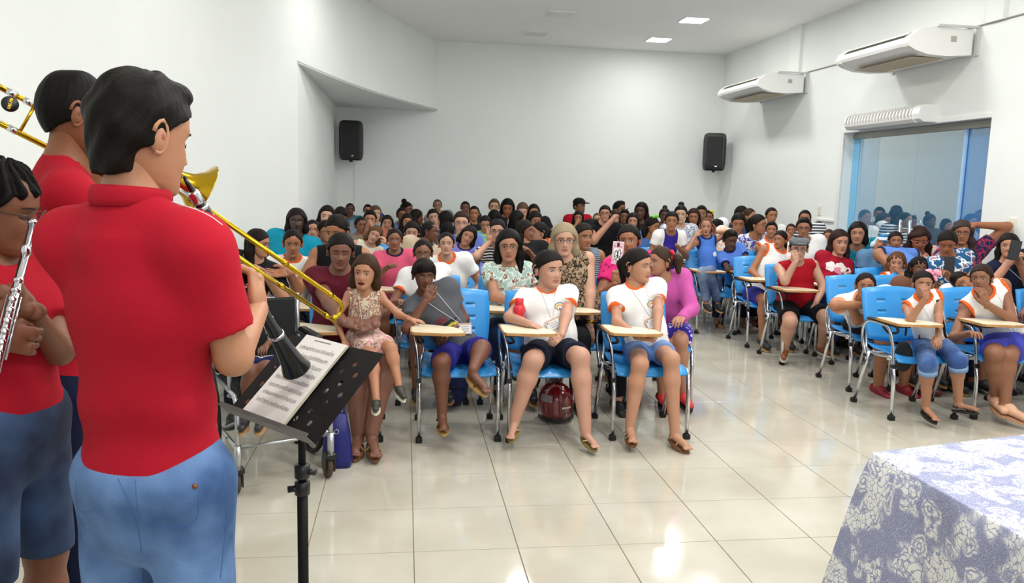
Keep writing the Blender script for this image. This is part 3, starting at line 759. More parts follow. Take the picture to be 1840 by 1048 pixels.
dr = bpy.data.objects.new('door_1', None); COL.objects.link(dr); dr.location = (RW+.12, 8.2, 0); tag(dr, kind='structure')
def dpart(n, mb, m, **k): o = mb.out(n, m, **k); o.parent = dr; o.matrix_parent_inverse = Matrix.Translation((-(RW+.12), -8.2, 0)); return o
yb = [9.46, 8.92, 8.2, 7.44, 6.96]; gx = RW+.13
for i in range(4):
    a, c = yb[i], yb[i+1]; o = dpart('glass_panel', MB().box((gx+(.012 if i == 3 else 0), (a+c)/2, 1.13), (.01, a-c-.006, 2.2)), glassm('4f9fd0' if i < 3 else '4a8fd0', (.62, .80, .78, .45)[i]))
dpart('edge_strip', MB().box((gx-.012, 7.43, 1.13), (.02, .035, 2.2)), mat('blue_edge', '9fc4e8', .3)); dpart('blue_strip', MB().box((gx-.008, 9.40, 1.13), (.006, .14, 2.2)), mat('blue_film', '7fc0e6', .35))
dpart('top_rail', MB().box((gx-.01, 8.2, 2.26), (.05, 2.5, .07)), mat('aluminium', '9a9a92', .35, .6))
hd = MB()
for yy in (8.12, 8.30): hd.tube([(gx-.06, yy, .85), (gx-.06, yy, 1.28)], .014, 8)
for zz in (.95, 1.18): hd.tube([(gx-.06, 8.02, zz), (gx-.06, 8.40, zz)], .009, 8); hd.tube([(gx-.06, 8.12, zz), (gx, 8.12, zz)], .009, 8)
dpart('door_handle', hd, CHROME, smooth=True)
# ceiling lamps
LW = mat('lamp_diffuser', 'ffffff', .4, emit=9); LR = mat('lamp_rim', 'f4f4f2', .4); UN = mat('unlit_diffuser', 'd9dad8', .3)
def lampthing(x, y, lab, lit=True):
    t = thing('ceiling_light', lab, 'ceiling light', (x, y, CEIL)); 
    MB().box((0, 0, -.006), (.36, .36, .014), None, .004).out('rim', LR if lit else CEILM, t); MB().box((0, 0, -.015), (.31, .31, .008)).out('diffuser', LW if lit else UN, t)
lampthing(3.9, 12.4, 'lit square ceiling light nearer the back wall'); lampthing(3.9, 10.86, 'lit square ceiling light nearer the camera, above first air conditioner')
lampthing(2.06, 10.96, 'unlit square ceiling light, nearer of the two faint ones', False); lampthing(1.97, 12.43, 'unlit square ceiling light close to back wall', False)
# air conditioners: extruded profile along the wall
def aircon(y0, y1, lab):
    t = thing('air_conditioner', lab, 'air conditioner', (RW, y0, 2.95)); z0 = .19; L_ = y1-y0
    prof = [(-.05, 0), (-.46, .012), (-.60, -.02), (-.69, -.085), (-.715, -.135), (-.70, -.165), (-.63, -.20), (-.50, -.235), (-.30, -.245), (-.05, -.225)]
    prof = [(a, c+z0) for a, c in prof]
    def ext(b, pr, ya, yb): 
        n = len(pr); v = [(p[0], ya, p[1]) for p in pr]+[(p[0], yb, p[1]) for p in pr]
        return b.add(v, [tuple(range(n)), tuple(range(2*n-1, n-1, -1))]+[(i, n+i, n+(i+1) % n, (i+1) % n) for i in range(n)])
    ext(MB(), prof, .09, L_-.09).out('casing', mat('white_plastic', 'e8e8e4', .35), t, False)
    big = [(a*1.0-.004*(a < -.4), c+(.006 if c > .1 else -.008)) for a, c in prof]
    for ya, yb_ in ((0, .09), (L_-.09, L_)): ext(MB(), big, ya, yb_).out('end_panel', mat('white_plastic', 'e8e8e4', .35), t)
    lv = MB(); R = np.array(Matrix.Rotation(-.62, 3, 'Y'))
    lv.box((-.648, L_/2, .137), (.085, L_-.22, .006), R); lv.out('louvre_slot', mat('slot', '26241c', .6), t)
    for k in range(2): MB().box((-.628-.042*k, L_/2, .155-.045*k), (.034, L_-.25, .010), R, .002).out('louvre_blade', mat('beige_blade', 'd8d6cc', .4), t)
    MB().box((-.40, L_/2, -.060), (.34, L_-.3, .006)).out('intake_grille', mat('grille', 'b9a98f', .6), t)
    MB().box((-.25, -.003, .10), (.055, .006, .05)).out('end_emblem', mat('emblem', 'a8a49c', .5), t)
    BP = mat('bracket_paint', 'c9ccca', .5)
    for yy in (-.02, L_+.02):
        br = MB(); br.box((-.22, yy, .215), (.44, .03, .02)).out('hanging_bar', BP, t); MB().box((-.012, yy, .08), (.024, .05, .26)).out('bracket', BP, t)
    return t
aircon(7.25, 8.55, 'white air conditioner on wall above the glass door, the nearer one')
aircon(10.55, 11.95, 'white air conditioner high on wall near the back corner, the farther one')
t = thing('air_curtain', 'white slatted air curtain mounted right above the glass door', 'air curtain', (RW, 7.72, 2.31)); Lc = 1.42
b = MB(); n = 10; pr = [(0, 0), (-.16, 0), (-.21, .03), (-.225, .08), (-.21, .14), (-.17, .175), (0, .175)]
def ext2(pr, ya, yb): n = len(pr); return MB().add([(p[0], ya, p[1]) for p in pr]+[(p[0], yb, p[1]) for p in pr], [tuple(range(n)), tuple(range(2*n-1, n-1, -1))]+[(i, n+i, n+(i+1) % n, (i+1) % n) for i in range(n)])
WP = mat('white_plastic', 'e8e8e4', .35)
ext2([(a*.86, c*.9+.008) for a, c in pr], .05, Lc-.03).out('core', mat('curtain_core', '55493c', .6), t)
ext2(pr, 0, .12).out('end_cap', WP, t); ext2(pr, Lc-.03, Lc).out('end_cap', WP, t); ext2([(-.10, -.004), (-.19, -.004), (-.222, .03), (-.228, .048), (-.19, .04), (-.1, .03)], .1, Lc-.02).out('lower_rail', WP, t)
sl_ = ext2(pr, 0, .022).me(); sl_.materials.append(WP)
for k in range(21):
    o = bpy.data.objects.new('slat', sl_); COL.objects.link(o); o.parent = t; o.location = (0, .14+k*.0595, 0)
# speakers
def speaker(x, y, z, rz, lab):
    t = thing('wall_speaker', lab, 'speaker', (x, y, z), rz); h = .31
    b = MB(); pr = [(-.15, -.10), (-.185, -.03), (-.19, .06), (-.12, .17), (.12, .17), (.19, .06), (.185, -.03), (.15, -.10)]
    zz = [(-h, .82), (-h+.03, .93), (-.2, 1), (.2, 1), (h-.04, .95), (h-.01, .85), (h, .7)]; v = []; n = len(pr)
    for q, k in zz: v += [(p[0]*k, p[1]*k, q) for p in pr]
    b.add(v, [tuple(range(n-1, -1, -1)), tuple(range(6*n, 7*n))]+[(i*n+k, i*n+(k+1) % n, (i+1)*n+(k+1) % n, (i+1)*n+k) for i in range(6) for k in range(n)]); b.out('cabinet', BLACKP, t)
    MB().box((0, -.108, 0), (.25, .012, .50), None, .005).out('front_grille', mat('grille_black', '0b0b0c', .6), t)
    MB().box((.03, -.12, -.24), (.03, .006, .012)).out('logo_plate', SILVER, t)
    MB().tube([(0, .12, 0), (0, .34, .0)], .025, 8).box((0, .35, 0), (.1, .02, .2)).tube([(0, 0, -h), (0, 0, -h-.03)], .03, 8).out('bracket', BLACKP, t)
    return t
speaker(-.86, 13.08, 2.18, 0.0, 'black loudspeaker in the left back corner under the soffit'); speaker(5.15, 13.0, 2.18, -.35, 'black loudspeaker near the right back corner of the hall')
MB().tube([(-.83, 13.48, 1.86), (-.83, 13.48, 1.0)], .006, 6).out('speaker_cable', TRIMM); tag(bpy.data.objects['speaker_cable'], 'thin pale cable running down wall below left loudspeaker', 'cable')
def plate(y, z, w, h, lab, nm='wall_switch'):
    t = thing(nm, lab, 'switch', (RW, y, z)); MB().box((-.005, 0, 0), (.012, w, h), None, .003).out('cover', mat('plate', 'e6e2cf', .5), t)
    MB().box((-.013, 0, h*.18), (.006, w*.4, h*.2)).out('rocker', mat('plate2', 'd8d3bc', .5), t); MB().box((-.013, 0, -h*.18), (.006, w*.4, h*.2)).out('rocker', mat('plate2', 'd8d3bc', .5), t)
plate(6.54, 1.30, .08, .15, 'cream wall switch right of the glass door'); plate(9.95, 1.32, .08, .13, 'small cream wall switch left of the glass door')
o = MB().box((RW-.01, 9.78, 1.20), (.03, .40, .035), None, .005).out('wall_ledge', TRIMM); tag(o, 'thin white ledge under the switch left of glass door', 'ledge')
# ------------------------------------------------------------------ tablet chairs
def seat_mesh():
    b = MB(); nx, ny = 10, 9; P = []
    for j in range(ny+1):
        v = j/ny; y = -.22+.42*v
        for i in range(nx+1):
            u = 2*i/nx-1; x = u*(.225-.02*v); z = .445-.014*(1-u*u)*math.sin(PI*min(1, v*1.1))-(.035*max(0, 1-v*6)**2)+.02*max(0, v-.8)*5*(.3+.7*u*u)+.012*u**4
            P.append((x, y, z))
    Q = [(p[0], p[1], p[2]-.012) for p in P]; n = len(P); W_ = nx+1
    f = [(j*W_+i, j*W_+i+1, (j+1)*W_+i+1, (j+1)*W_+i) for j in range(ny) for i in range(nx)]
    f += [tuple(n+k for k in q[::-1]) for q in f]
    rim = [i for i in range(W_)]+[j*W_+nx for j in range(1, ny+1)]+[ny*W_+i for i in range(nx-1, -1, -1)]+[j*W_ for j in range(ny-1, 0, -1)]
    f += [(rim[k], n+rim[k], n+rim[(k+1) % len(rim)], rim[(k+1) % len(rim)]) for k in range(len(rim))]
    me = b.add(P+Q, f).me(); me.shade_smooth(); me.materials.append(BLUE); return me
def back_mesh():
    b = MB(); nx, nz = 14, 10; P = []; slot = set()
    for j in range(nz+1):
        v = j/nz; z = .50+.36*v
        for i in range(nx+1):
            u = 2*i/nx-1; hw = .205+.02*math.sin(PI*v*.8); x = u*hw; y = .185+.09*v+.035*(u*u-1)+.02*v*v; zz = z+.022*(1-u*u)*v-.02*(1-u*u)*(1-v)
            P.append((x, y, zz))
    Q = [(p[0], p[1]+.012, p[2]) for p in P]; n = len(P); W_ = nx+1
    hole = {(i, j) for j in (3, 5, 7) for i in (3, 4, 9, 10)}
    f = []; 
    for j in range(nz):
        for i in range(nx):
            q = (j*W_+i, j*W_+i+1, (j+1)*W_+i+1, (j+1)*W_+i)
            if (i, j) in hole and nz:
                # a narrow slot through the cell
                c = [V(*P[k]) for k in q]; m0 = [c[0]*.56+c[3]*.44, c[1]*.56+c[2]*.44, c[1]*.44+c[2]*.56, c[0]*.44+c[3]*.56]
                k0 = len(P)+len(Q); slot.add((q, tuple(map(tuple, m0)))); continue
            f.append(q)
    f += [tuple(n+k for k in q[::-1]) for q in f]
    rim = [i for i in range(W_)]+[j*W_+nx for j in range(1, nz+1)]+[nz*W_+i for i in range(nx-1, -1, -1)]+[j*W_ for j in range(nz-1, 0, -1)]
    f += [(rim[k], n+rim[k], n+rim[(k+1) % len(rim)], rim[(k+1) % len(rim)]) for k in range(len(rim))]
    V_ = P+Q
    for q, m0 in sorted(slot):
        k0 = len(V_); V_ = V_+list(m0)+[(p[0], p[1]+.012, p[2]) for p in m0]
        f += [(q[0], q[1], k0+1, k0), (k0+3, k0+2, q[2], q[3]), (n+q[1], n+q[0], k0+4, k0+5), (k0+6, k0+7, n+q[3], n+q[2]), (k0, k0+1, k0+5, k0+4), (k0+3, k0+7, k0+6, k0+2)]
    me = b.add(V_, f).me(); me.shade_smooth(); me.materials.append(BLUE); return me
SEATM, BACKM = seat_mesh(), back_mesh()
def tubeme(pts, r, m, seg=8, flat=.75): b = MB().tube(pts, r, seg, flat=flat); me = b.me(); me.shade_smooth(); me.materials.append(m); return me
LEGF = {s: tubeme([(s*.24, -.225, .02), (s*.24, -.215, .30), (s*.24, -.19, .42)], .0175, CHROME) for s in (-1, 1)}
LEGB = {s: tubeme([(s*.24, .24, .02), (s*.24, .14, .30), (s*.24, .10, .425)], .0175, CHROME) for s in (-1, 1)}
FRM = MB()
for s in (-1, 1):
    FRM.tube(curve_pts([(s*.24, -.19, .40), (s*.24, -.16, .435), (s*.235, .0, .42), (s*.22, .16, .43), (s*.205, .205, .50), (s*.19, .26, .72)], 4), .011, 7)
FRM.tube([(-.24, -.12, .415), (.24, -.12, .415)], .010, 6).tube([(-.24, .12, .415), (.24, .12, .415)], .010, 6)
FRMM = FRM.me(); FRMM.shade_smooth(); FRMM.materials.append(CHROME)
ARM = tubeme(curve_pts([(-.245, .12, .36), (-.26, .165, .50), (-.27, .15, .60), (-.27, .08, .655), (-.27, -.10, .655), (-.268, -.16, .63), (-.25, -.19, .50), (-.245, -.205, .36)], 5), .0125, CHROME)
CAPM = MB().box((0, 0, 0), (.040, .038, .035), None, .005).me(); CAPM.materials.append(RUBBER)
JOINT = MB().box((-.246, -.207, .38), (.03, .034, .03), None, .006).box((-.246, .13, .39), (.03, .034, .03), None, .006).me(); JOINT.materials.append(BLACKP)
mo = MB().box((-.27, -.02, .672), (.04, .22, .02), None, .005); mo.tube(curve_pts([(-.27, -.12, .672), (-.25, -.20, .66), (-.22, -.18, .615), (-.245, -.12, .60), (-.268, -.08, .64)], 4), .009, 6).box((-.22, -.16, .665), (.12, .16, .018), None, .005)
MNT = mo.me(); MNT.materials.append(BLACKP)
tp = [(-.295, -.03), (-.298, -.28), (-.28, -.31), (-.10, -.345), (.005, -.335), (.025, -.31), (.015, -.21), (-.04, -.13), (-.16, -.06), (-.24, -.02), (-.275, -.012)]
TABM = MB().prism(tp, .678, .694).me(); TABM.materials.append(WOODE)
TABT = MB().prism([((x+.135)*.955-.135, (y+.18)*.955-.18) for x, y in tp], .694, .6955).me(); TABT.materials.append(LAMIN)
def chair(x, y, rz, lab, simple=False, tablet=True, group='blue tablet chairs in rows'):
    t = thing('tablet_chair', lab, 'chair', (x, y, 0), rz, group)
    def p(n, me, par=t, loc=None):
        o = bpy.data.objects.new(n, me); COL.objects.link(o); o.parent = par
        if loc: o.location = loc
        return o
    p('seat', SEATM); p('backrest', BACKM); p('frame', FRMM)
    for s in (-1, 1):
        for me, yy in ((LEGF[s], -.226), (LEGB[s], .245)):
            l = p('leg', me)
            if not simple: p('rubber_foot', CAPM, l, (s*.24, yy, .0175))
    if tablet:
        p('arm_support', ARM); a = p('tablet', TABM); p('tablet_top', TABT, a); p('tablet_mount', MNT)
        if not simple: p('joint_cover', JOINT)
    return t
# ------------------------------------------------------------------ the musicians
RED = cloth('b01328', h2='a21023', scale=3); JEANL = mat('denim_faded_shaded', '30507f', .85, kind='denim', h2='6f92c2', bump=.3, bscale=220)  # wide contrast of the denim blues also stands in for fold shading
def back_pocket(root, c, R, w, h):
    b = MB(); pts = [(-w/2, h/2), (w/2, h/2), (w/2, -h*.3), (0, -h/2), (-w/2, -h*.3)]
    return b
elb = lambda S, p, d: aty(p[0], p[1], d)
man = person('man in red polo and faded jeans playing clarinet, back to camera', head=aty(254, 246, 1.84), hh=.252, rel=False, yaw=2.42, pitch=.16, roll=.0, skin='b5805f', hair='man', hc='120d09',
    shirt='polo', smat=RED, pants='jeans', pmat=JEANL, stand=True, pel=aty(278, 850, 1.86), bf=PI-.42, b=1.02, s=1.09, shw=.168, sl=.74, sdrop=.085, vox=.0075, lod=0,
    arms={'a': aty(463, 556, 2.02), 'b': aty(352, 452, 2.06)}, poles={'a': ('E', aty(420, 642, 1.80)), 'b': aty(105, 680, 1.98)-aty(85, 400, 1.98)},
    hands={'a': {'pose': 'grip', 'd': V(-.05, .25, .55), 'n': V(.9, -.2, -.1), 't': V(-.5, .8, .2), 's': 1.0}, 'b': {'pose': 'grip', 'd': V(-.1, .3, .8), 'n': V(-.3, .9, 0)}}, shoes={'kind': 'shoe', 'c': '222222'}, eyes='low')
mo_, mB = man['O'], man
cl_ = MB(); cc = man['Hc']-V(0, 0, 0); nb = man['P']+man['up']*man['L']
ringp = [nb+man['rts']*.074*math.cos(a)+man['fw']*.078*math.sin(a)+man['up']*(.012-.012*math.sin(a)) for a in np.linspace(0, 2*PI, 28, endpoint=False)]
cl_.tube([p-mo_ for p in ringp], .0085, 8, True, flat=2.8, up=(0, 0, 1)); 
cl_.out('collar', RED, man['root'], True)
def ontorso(o, me_names, org, dr):
    for ch in o.children:
        if ch.name.split('.')[0] in me_names:
            bv = BVHTree.FromPolygons([v.co for v in ch.data.vertices], [p.vertices for p in ch.data.polygons]); h = bv.ray_cast(Vector(org-np.array(o.location)), Vector(dr))
            if h[0]: return np.array(h[0])+np.array(o.location), np.array(h[1])
    return None
def patchon(root, part, cx, cy, pts, m, name, off=.004, th=None):
    """small shape laid on cloth: pts are (pixel x, pixel y) pairs cast on to the garment"""
    out = []
    for x, y in pts:
        dd = nrm(ray(x, y)); h = ontorso(root, (part,), CAM, dd)
        if h: out.append(h[0]-dd*off-np.array(root.location))
    if len(out) > 2:
        c = np.mean(out, 0); b = MB(); b.add([c]+out, [(0, i+1, (i+1) % len(out)+1) for i in range(len(out))]); return b.out(name, m, root)
def seam(root, part, pts, m, name='seam', r=.0009, off=.0004):
    out = []
    P2 = curve_pts([V(x, y, 0) for x, y in pts], 5)
    for p in P2:
        dd = nrm(ray(p[0], p[1])); h = ontorso(root, (part,), CAM, dd)
        if h: out.append(h[0]-dd*off-np.array(root.location))
    if len(out) > 1: MB().tube(out, r, 5).out(name, m, root, True)
ST = mat('denim_seam', '3f629c', .9)
for pts in ([(243, 862), (252, 930), (300, 948), (352, 935), (358, 862)], [(136, 862), (140, 915), (165, 920)], [(212, 860), (232, 905), (250, 960), (258, 1046)], [(402, 850), (408, 920), (396, 1040)]): seam(man['root'], 'trousers', pts, ST, 'trouser_seam')
seam(man['root'], 'shirt', [(308, 363), (345, 374), (378, 389), (400, 405)], cloth('e9cdd0'), 'shoulder_piping', .0015, .0006)
seam(man['root'], 'shirt', [(398, 590), (396, 680), (400, 760)], mat('red_seam', '8f0d16', .9), 'side_seam')
h = ontorso(man['root'], ('trousers',), CAM, nrm(ray(350, 874)))
if h: MB().ell(h[0]-mo_, (.006, .006, .006)).out('pocket_rivet', mat('copper', '8a5a3a', .4, .8), man['root'])
tro = person('young man in plain red T-shirt playing trombone', head=aty(138, 206, 2.55), hh=.245, rel=False, yaw=2.1, pitch=.10, skin='84502f', hair='buzz', hc='0e0b09', sdrop=.08,
    shirt='tee', smat=RED, pants='jeans', pc='0b1230', stand=True, pel=aty(95, 700, 2.6), bf=PI*.5+.45, b=1.0, s=1.02, shw=.165, sl=.6, vox=.0085, lod=0,
    arms={'a': aty(330, 420, 2.75), 'b': aty(205, 320, 2.85)}, hands={'a': {'pose': 'grip'}, 'b': {'pose': 'grip'}}, shoes={'kind': 'shoe', 'c': '222222'})
flu = person('young woman in red T-shirt and glasses playing the flute', head=aty(-5, 376, 2.12), hh=.225, rel=False, yaw=1.62, pitch=.22, skin='7d4d34', hair='curly', hc='0d0a09', gl='3a2a20', eyes='low',
    shirt='tee', smat=RED, pants='bermuda', pmat=mat('denim_dark', '0c1634', .85, kind='denim', h2='40597e', bump=.3, bscale=220), stand=True, pel=aty(14, 748, 2.12), bf=1.25, b=1.02, s=.93, shw=.145, sl=.62, vox=.008, lod=0,
    arms={'b': aty(52, 556, 1.97), 'a': aty(-4, 606, 1.90)}, poles={'b': aty(108, 610, 2.02)-aty(60, 470, 2.12), 'a': V(-.6, -.5, -.6)},
    hands={'b': {'pose': 'grip', 'd': V(-.85, -.1, .35), 'n': V(.15, -1, .25), 't': V(.3, 0, 1)}, 'a': {'pose': 'grip', 'd': V(.3, .2, -.1), 'n': V(.0, -1, .2)}}, shoes={'kind': 'shoe', 'c': '222222'})
person('person with black hair and white shirt hidden behind trombone player', head=aty(150, 322, 3.2), hh=.24, rel=False, yaw=1.8, skin='84502f', hair='long', hc='0c0a0a', shirt='tee', sc='cfcfda', pants='jeans', pc='20263a', stand=True, pel=aty(120, 560, 3.2), bf=PI/2, s=.9, shw=.13, vox=.012, lod=1, arms={'a': 'fold', 'b': 'fold'}, shoes={'kind': 'shoe', 'c': '222222'})
# clarinet
A, Bc = aty(330, 317, 1.95), aty(533, 664, 2.22); ax = nrm(Bc-A); Lc = np.linalg.norm(Bc-A)
EB = mat('ebony_wood', '0d0c0d', .22, coat=.4)
t = thing('clarinet', 'black clarinet with silver keys held by man in red polo', 'clarinet', A); F0 = zto(ax)
pr = [(.004, 0), (.006, .02), (.0115, .075), (.0135, .085), (.0165, .09), (.0168, .145), (.0145, .15), (.0145, .30), (.0165, .315), (.0165, .33), (.0150, .34), (.0160, Lc-.16), (.0195, Lc-.135), (.0205, Lc-.12), (.024, Lc-.08), (.031, Lc-.035), (.0405, Lc-.004), (.0415, Lc), (.038, Lc), (.028, Lc-.04), (.012, Lc-.10)]
MB().lathe(pr, seg=28, axis=ax).out('body', EB, t, True)
for z, r in ((.086, .0172), (.118, .0172), (.148, .0172), (.318, .0172), (Lc-.128, .0215)):
    MB().lathe([(r-.002, z-.005), (r, z-.0045), (r, z+.0045), (r-.002, z+.005)], seg=24, axis=ax).out('silver_ring', SILVER, t, True)
MB().lathe([(.0112, .04), (.0135, .045), (.0145, .072), (.012, .075)], seg=20, axis=ax).out('ligature', SILVER, t, True)
kb = MB(); kk = random.Random(3)
for i in range(26):
    z = .165+i*.0145; a = kk.uniform(-1.9, 1.2); e = F0@V(math.cos(a), math.sin(a), 0); p = ax*z+e*.0185
    kb.tube([p, p+ax*kk.uniform(.02, .05)], .0022, 6); kb.lathe([(.001, 0), (.0065, .001), (.0065, .004), (.003, .005)], p+e*.0005, 10, e)
    if i % 3 == 0: kb.ell(p+e*.004, (.0032,)*3, None, 8, 6)
kb.out('keywork', SILVER, t, True)
# trombone
D = nrm(aty(613, 548, 3.15)-aty(150, 268, 2.5)); E1 = aty(608, 540, 3.15); E2 = aty(602, 578, 3.15); off = E2-E1; off = off-D*(off@D)
lipp = aty(168, 290, 2.5); D = nrm(E2-lipp); off = E2-E1; off = off-D*(off@D)
t = thing('trombone', 'brass trombone whose long slide reaches over the front seats', 'trombone', E1); org = E1
M2 = E2-D*(np.linalg.norm(E2-lipp)-.09); M1 = M2-off
tcx = 0
cr_ = [E1, *[E1+off/2-off/2*math.cos(a)+D*np.linalg.norm(off)/2*math.sin(a)*1.0 for a in np.linspace(.25, PI-.25, 9)], E2]
MB().tube([p-org for p in [M1+D*.25]+cr_+[M2+D*.25]], .0088, 12).out('outer_slide', GOLD, t, True)
MB().tube([M1-org, M1+D*.26-org], .0072, 10).tube([M2-D*.02-org, M2+D*.26-org], .0072, 10).out('inner_slide', SILVER, t, True)
for q in (E1-D*.05, E2-D*.05, E1-D*.30, E2-D*.30): MB().tube([q-org-D*.012, q-org+D*.012], .0102, 12).out('slide_collar', GOLD, t, True)
for q in (.27, .04): MB().tube([M1+D*q-org, M2+D*q-org], .006, 8).out('slide_brace', GOLD, t, True)
MB().lathe([(.0135, -.085), (.012, -.082), (.006, -.055), (.005, -.03), (.008, 0)], M2-org, 16, D).out('mouthpiece', SILVER, t, True)
BC = aty(362, 346, 3.0); Ds = D; D = nrm(BC-aty(6, 160, 2.72)); up2 = nrm(aty(0, 155, 2.7)-aty(0, 215, 2.7)); up2 = nrm(up2-D*(up2@D))
bp_ = [(.0085, -.62), (.0095, -.45), (.013, -.30), (.020, -.18), (.031, -.10), (.048, -.05), (.076, -.018), (.108, 0), (.110, .002), (.106, .001), (.070, -.015), (.045, -.05), (.02, -.16)]
MB().lathe(bp_, BC-org, 36, D, cap=False).out('bell', GOLD, t, True)
Bk = BC-D*.62; w2 = .10; lo = Bk-up2*w2
bow = [Bk, Bk-D*.20]+[Bk-D*.20-up2*w2/2+up2*w2/2*math.cos(a)-D*w2/2*math.sin(a)*1.1 for a in np.linspace(.3, PI-.3, 8)]+[lo-D*.20, lo, lo+D*.30, lo+D*.42+(M1-lo-D*.42)*.0]
MB().tube([p-org for p in curve_pts(bow, 3)], .0095, 12).out('tuning_slide', GOLD, t, True)
MB().tube(curve_pts([lo+D*.40-org, lo+D*.46-up2*.02-org, M1-org], 5), .008, 10).out('gooseneck', GOLD, t, True)
for q in (-.09, .05): MB().tube([Bk+D*q-org, lo+D*q-org], .0055, 8).out('cross_brace', GOLD, t, True)
for q in (Bk-D*.02, lo-D*.02, Bk+D*.03, lo+D*.03): MB().tube([q-D*.014-org, q+D*.014-org], .0112, 12).out('ferrule', SILVER, t, True)
dc = aty(18, 187, 2.66); dn = nrm(CAM-dc)
w_ = MB().lathe([(.0205, -.02), (.024, -.018), (.024, .0), (.022, .004), (.0, .004)], dc-org, 28, dn).out('counterweight', BLACKP, t, True)
tc = MB(); Rz = zto(dn); vx = nrm(np.cross(V(0, 0, 1), dn)); vx = vx if vx@CR > 0 else -vx; vy = np.cross(dn, vx); vy = vy if vy[2] > 0 else -vy
a0 = 1.25; ux, uy = vx*math.cos(a0)+vy*math.sin(a0), -vx*math.sin(a0)+vy*math.cos(a0)
glyph = {'H': [((0, 0), (0, 2)), ((1, 0), (1, 2)), ((0, 1), (1, 1))], 'A': [((0, 0), (.5, 2)), ((.5, 2), (1, 0)), ((.2, .8), (.8, .8))], 'R': [((0, 0), (0, 2)), ((0, 2), (1, 1.6)), ((1, 1.6), (0, 1)), ((0, 1), (1, 0))], 'U': [((0, 2), (0, 0)), ((0, 0), (1, 0)), ((1, 0), (1, 2))], 'N': [((0, 0), (0, 2)), ((0, 2), (1, 0)), ((1, 0), (1, 2))]}
for i, g_ in enumerate('HARAN'):
    for (xa, ya), (xb, yb_) in glyph[g_]: tc.tube([dc-org+dn*.0046+ux*((-.5+i*.24+xa*.17)*.028-.0)+uy*(ya-1)*.0042, dc-org+dn*.0046+ux*((-.5+i*.24+xb*.17)*.028)+uy*(yb_-1)*.0042], .0006, 4)
tc.out('gold_lettering', GOLD, w_)
# ------------------------------------------------------------------ flute
A, Bf = aty(60, 400, 2.03), aty(-42, 800, 1.76); ax = nrm(Bf-A); t = thing('flute', 'silver flute held by the young woman in red', 'flute', A)
MB().tube([ax*0, ax*.60], .0098, 14).out('tube', SILVER, t, True)
b = MB(); b.ell(ax*.075+nrm(CAM-A)*.004, (.012, .012, .016), None, 12, 8); b.out('lip_plate', SILVER, t, True)
for z in (.0, .15, .175, .52): MB().tube([ax*(z-.004), ax*(z+.006)], .0115, 14).out('ring', SILVER, t, True)
b = MB(); e = nrm(np.cross(ax, nrm(CAM-A))); g = nrm(np.cross(e, ax))
for i in range(11): b.lathe([(.001, 0), (.008, .001), (.008, .0045), (.002, .005)], ax*(.20+.026*i)+g*.0098*(1 if g@(CAM-A) > 0 else -1)+e*.002, 12, g*(1 if g@(CAM-A) > 0 else -1))
b.tube([ax*.19+e*.0145, ax*.50+e*.0145], .0028, 6).tube([ax*.19-e*.013, ax*.34-e*.013], .0025, 6).ell(ax*.30+e*.03, (.006,)*3); b.out('keywork', SILVER, t, True)
# ------------------------------------------------------------------ music stand
P4 = [V(-.512, 2.379, .884), V(-.215, 1.989, .907), V(-.057, 2.121, 1.10), V(-.353, 2.511, 1.077)]
e1 = nrm(P4[1]-P4[0]); e2 = P4[3]-P4[0]; e2 = nrm(e2-e1*(e2@e1)); nn = np.cross(e1, e2); nn = nn if nn@(CAM-P4[0]) > 0 else -nn
ctr = sum(P4)/4; WD, HD = .49, .30; t = thing('music_stand', 'black perforated music stand holding the score sheets', 'music stand', (ctr[0], ctr[1], 0)); O3 = V(ctr[0], ctr[1], 0)
Rm = np.stack([e1, e2, nn], 1); b = MB(); nx, ny = 14, 9; cw, ch = WD/nx, HD/ny; K = 12
def holeplate(z):
    b = MB()
    for i in range(nx):
        for j in range(ny):
            cx, cy = -WD/2+cw*(i+.5), -HD/2+ch*(j+.5); sq = [(-1, -1), (0, -1), (1, -1), (1, 0), (1, 1), (0, 1), (-1, 1), (-1, 0)]
            v = [(cx+a*cw/2, cy+c*ch/2, z) for a, c in sq]
            hole = (i+j) % 2 == 0 and 0 < j < ny-1 and (i in (1, 2, 3, 4, 9, 10, 11, 12))
            if hole:
                for zz in (z,): v2 = [(cx+.0095*math.cos(math.atan2(c, a)), cy+.0095*math.sin(math.atan2(c, a)), z) for a, c in sq]
                v2 += [(p[0], p[1], z-.0015) for p in v2]
                b.add(v+v2, [(k, (k+1) % 8, 8+(k+1) % 8, 8+k) for k in range(8)]+[(8+k, 8+(k+1) % 8, 16+(k+1) % 8, 16+k) for k in range(8)])
            else: b.add(v, [tuple(range(8))])
    return b
hb = holeplate(0); hb.v = [v@Rm.T+ctr-O3 for v in hb.v]; BLK = mat('black_metal', '0c0c0d', .6, spec=.25)
hb.out('desk', BLK, t); dk = t.children[0]
MB().box(ctr-e2*(HD/2)+nn*.018-O3, (WD, .003, .04), Rm).box(ctr-e2*(HD/2-.004)+nn*.038-O3, (WD, .012, .003), Rm).out('lip', mat('grey_metal', '5c5b57', .45), t)
MB().box(ctr-nn*.02-O3, (.10, .12, .03), Rm, .004).out('bracket', BLK, t)
pb = ctr-nn*.03-O3; pb = V(*pb); px_ = V(0, 0, 0); base2 = V(pb[0]-.02, pb[1]-.01, 0)
MB().tube([pb, V(base2[0], base2[1], pb[2]-.08), V(base2[0], base2[1], .60)], .011, 14).out('upper_pole', BLK, t, True)
MB().tube([V(base2[0], base2[1], .70), V(base2[0], base2[1], .12)], .0155, 14).out('lower_pole', BLK, t, True)
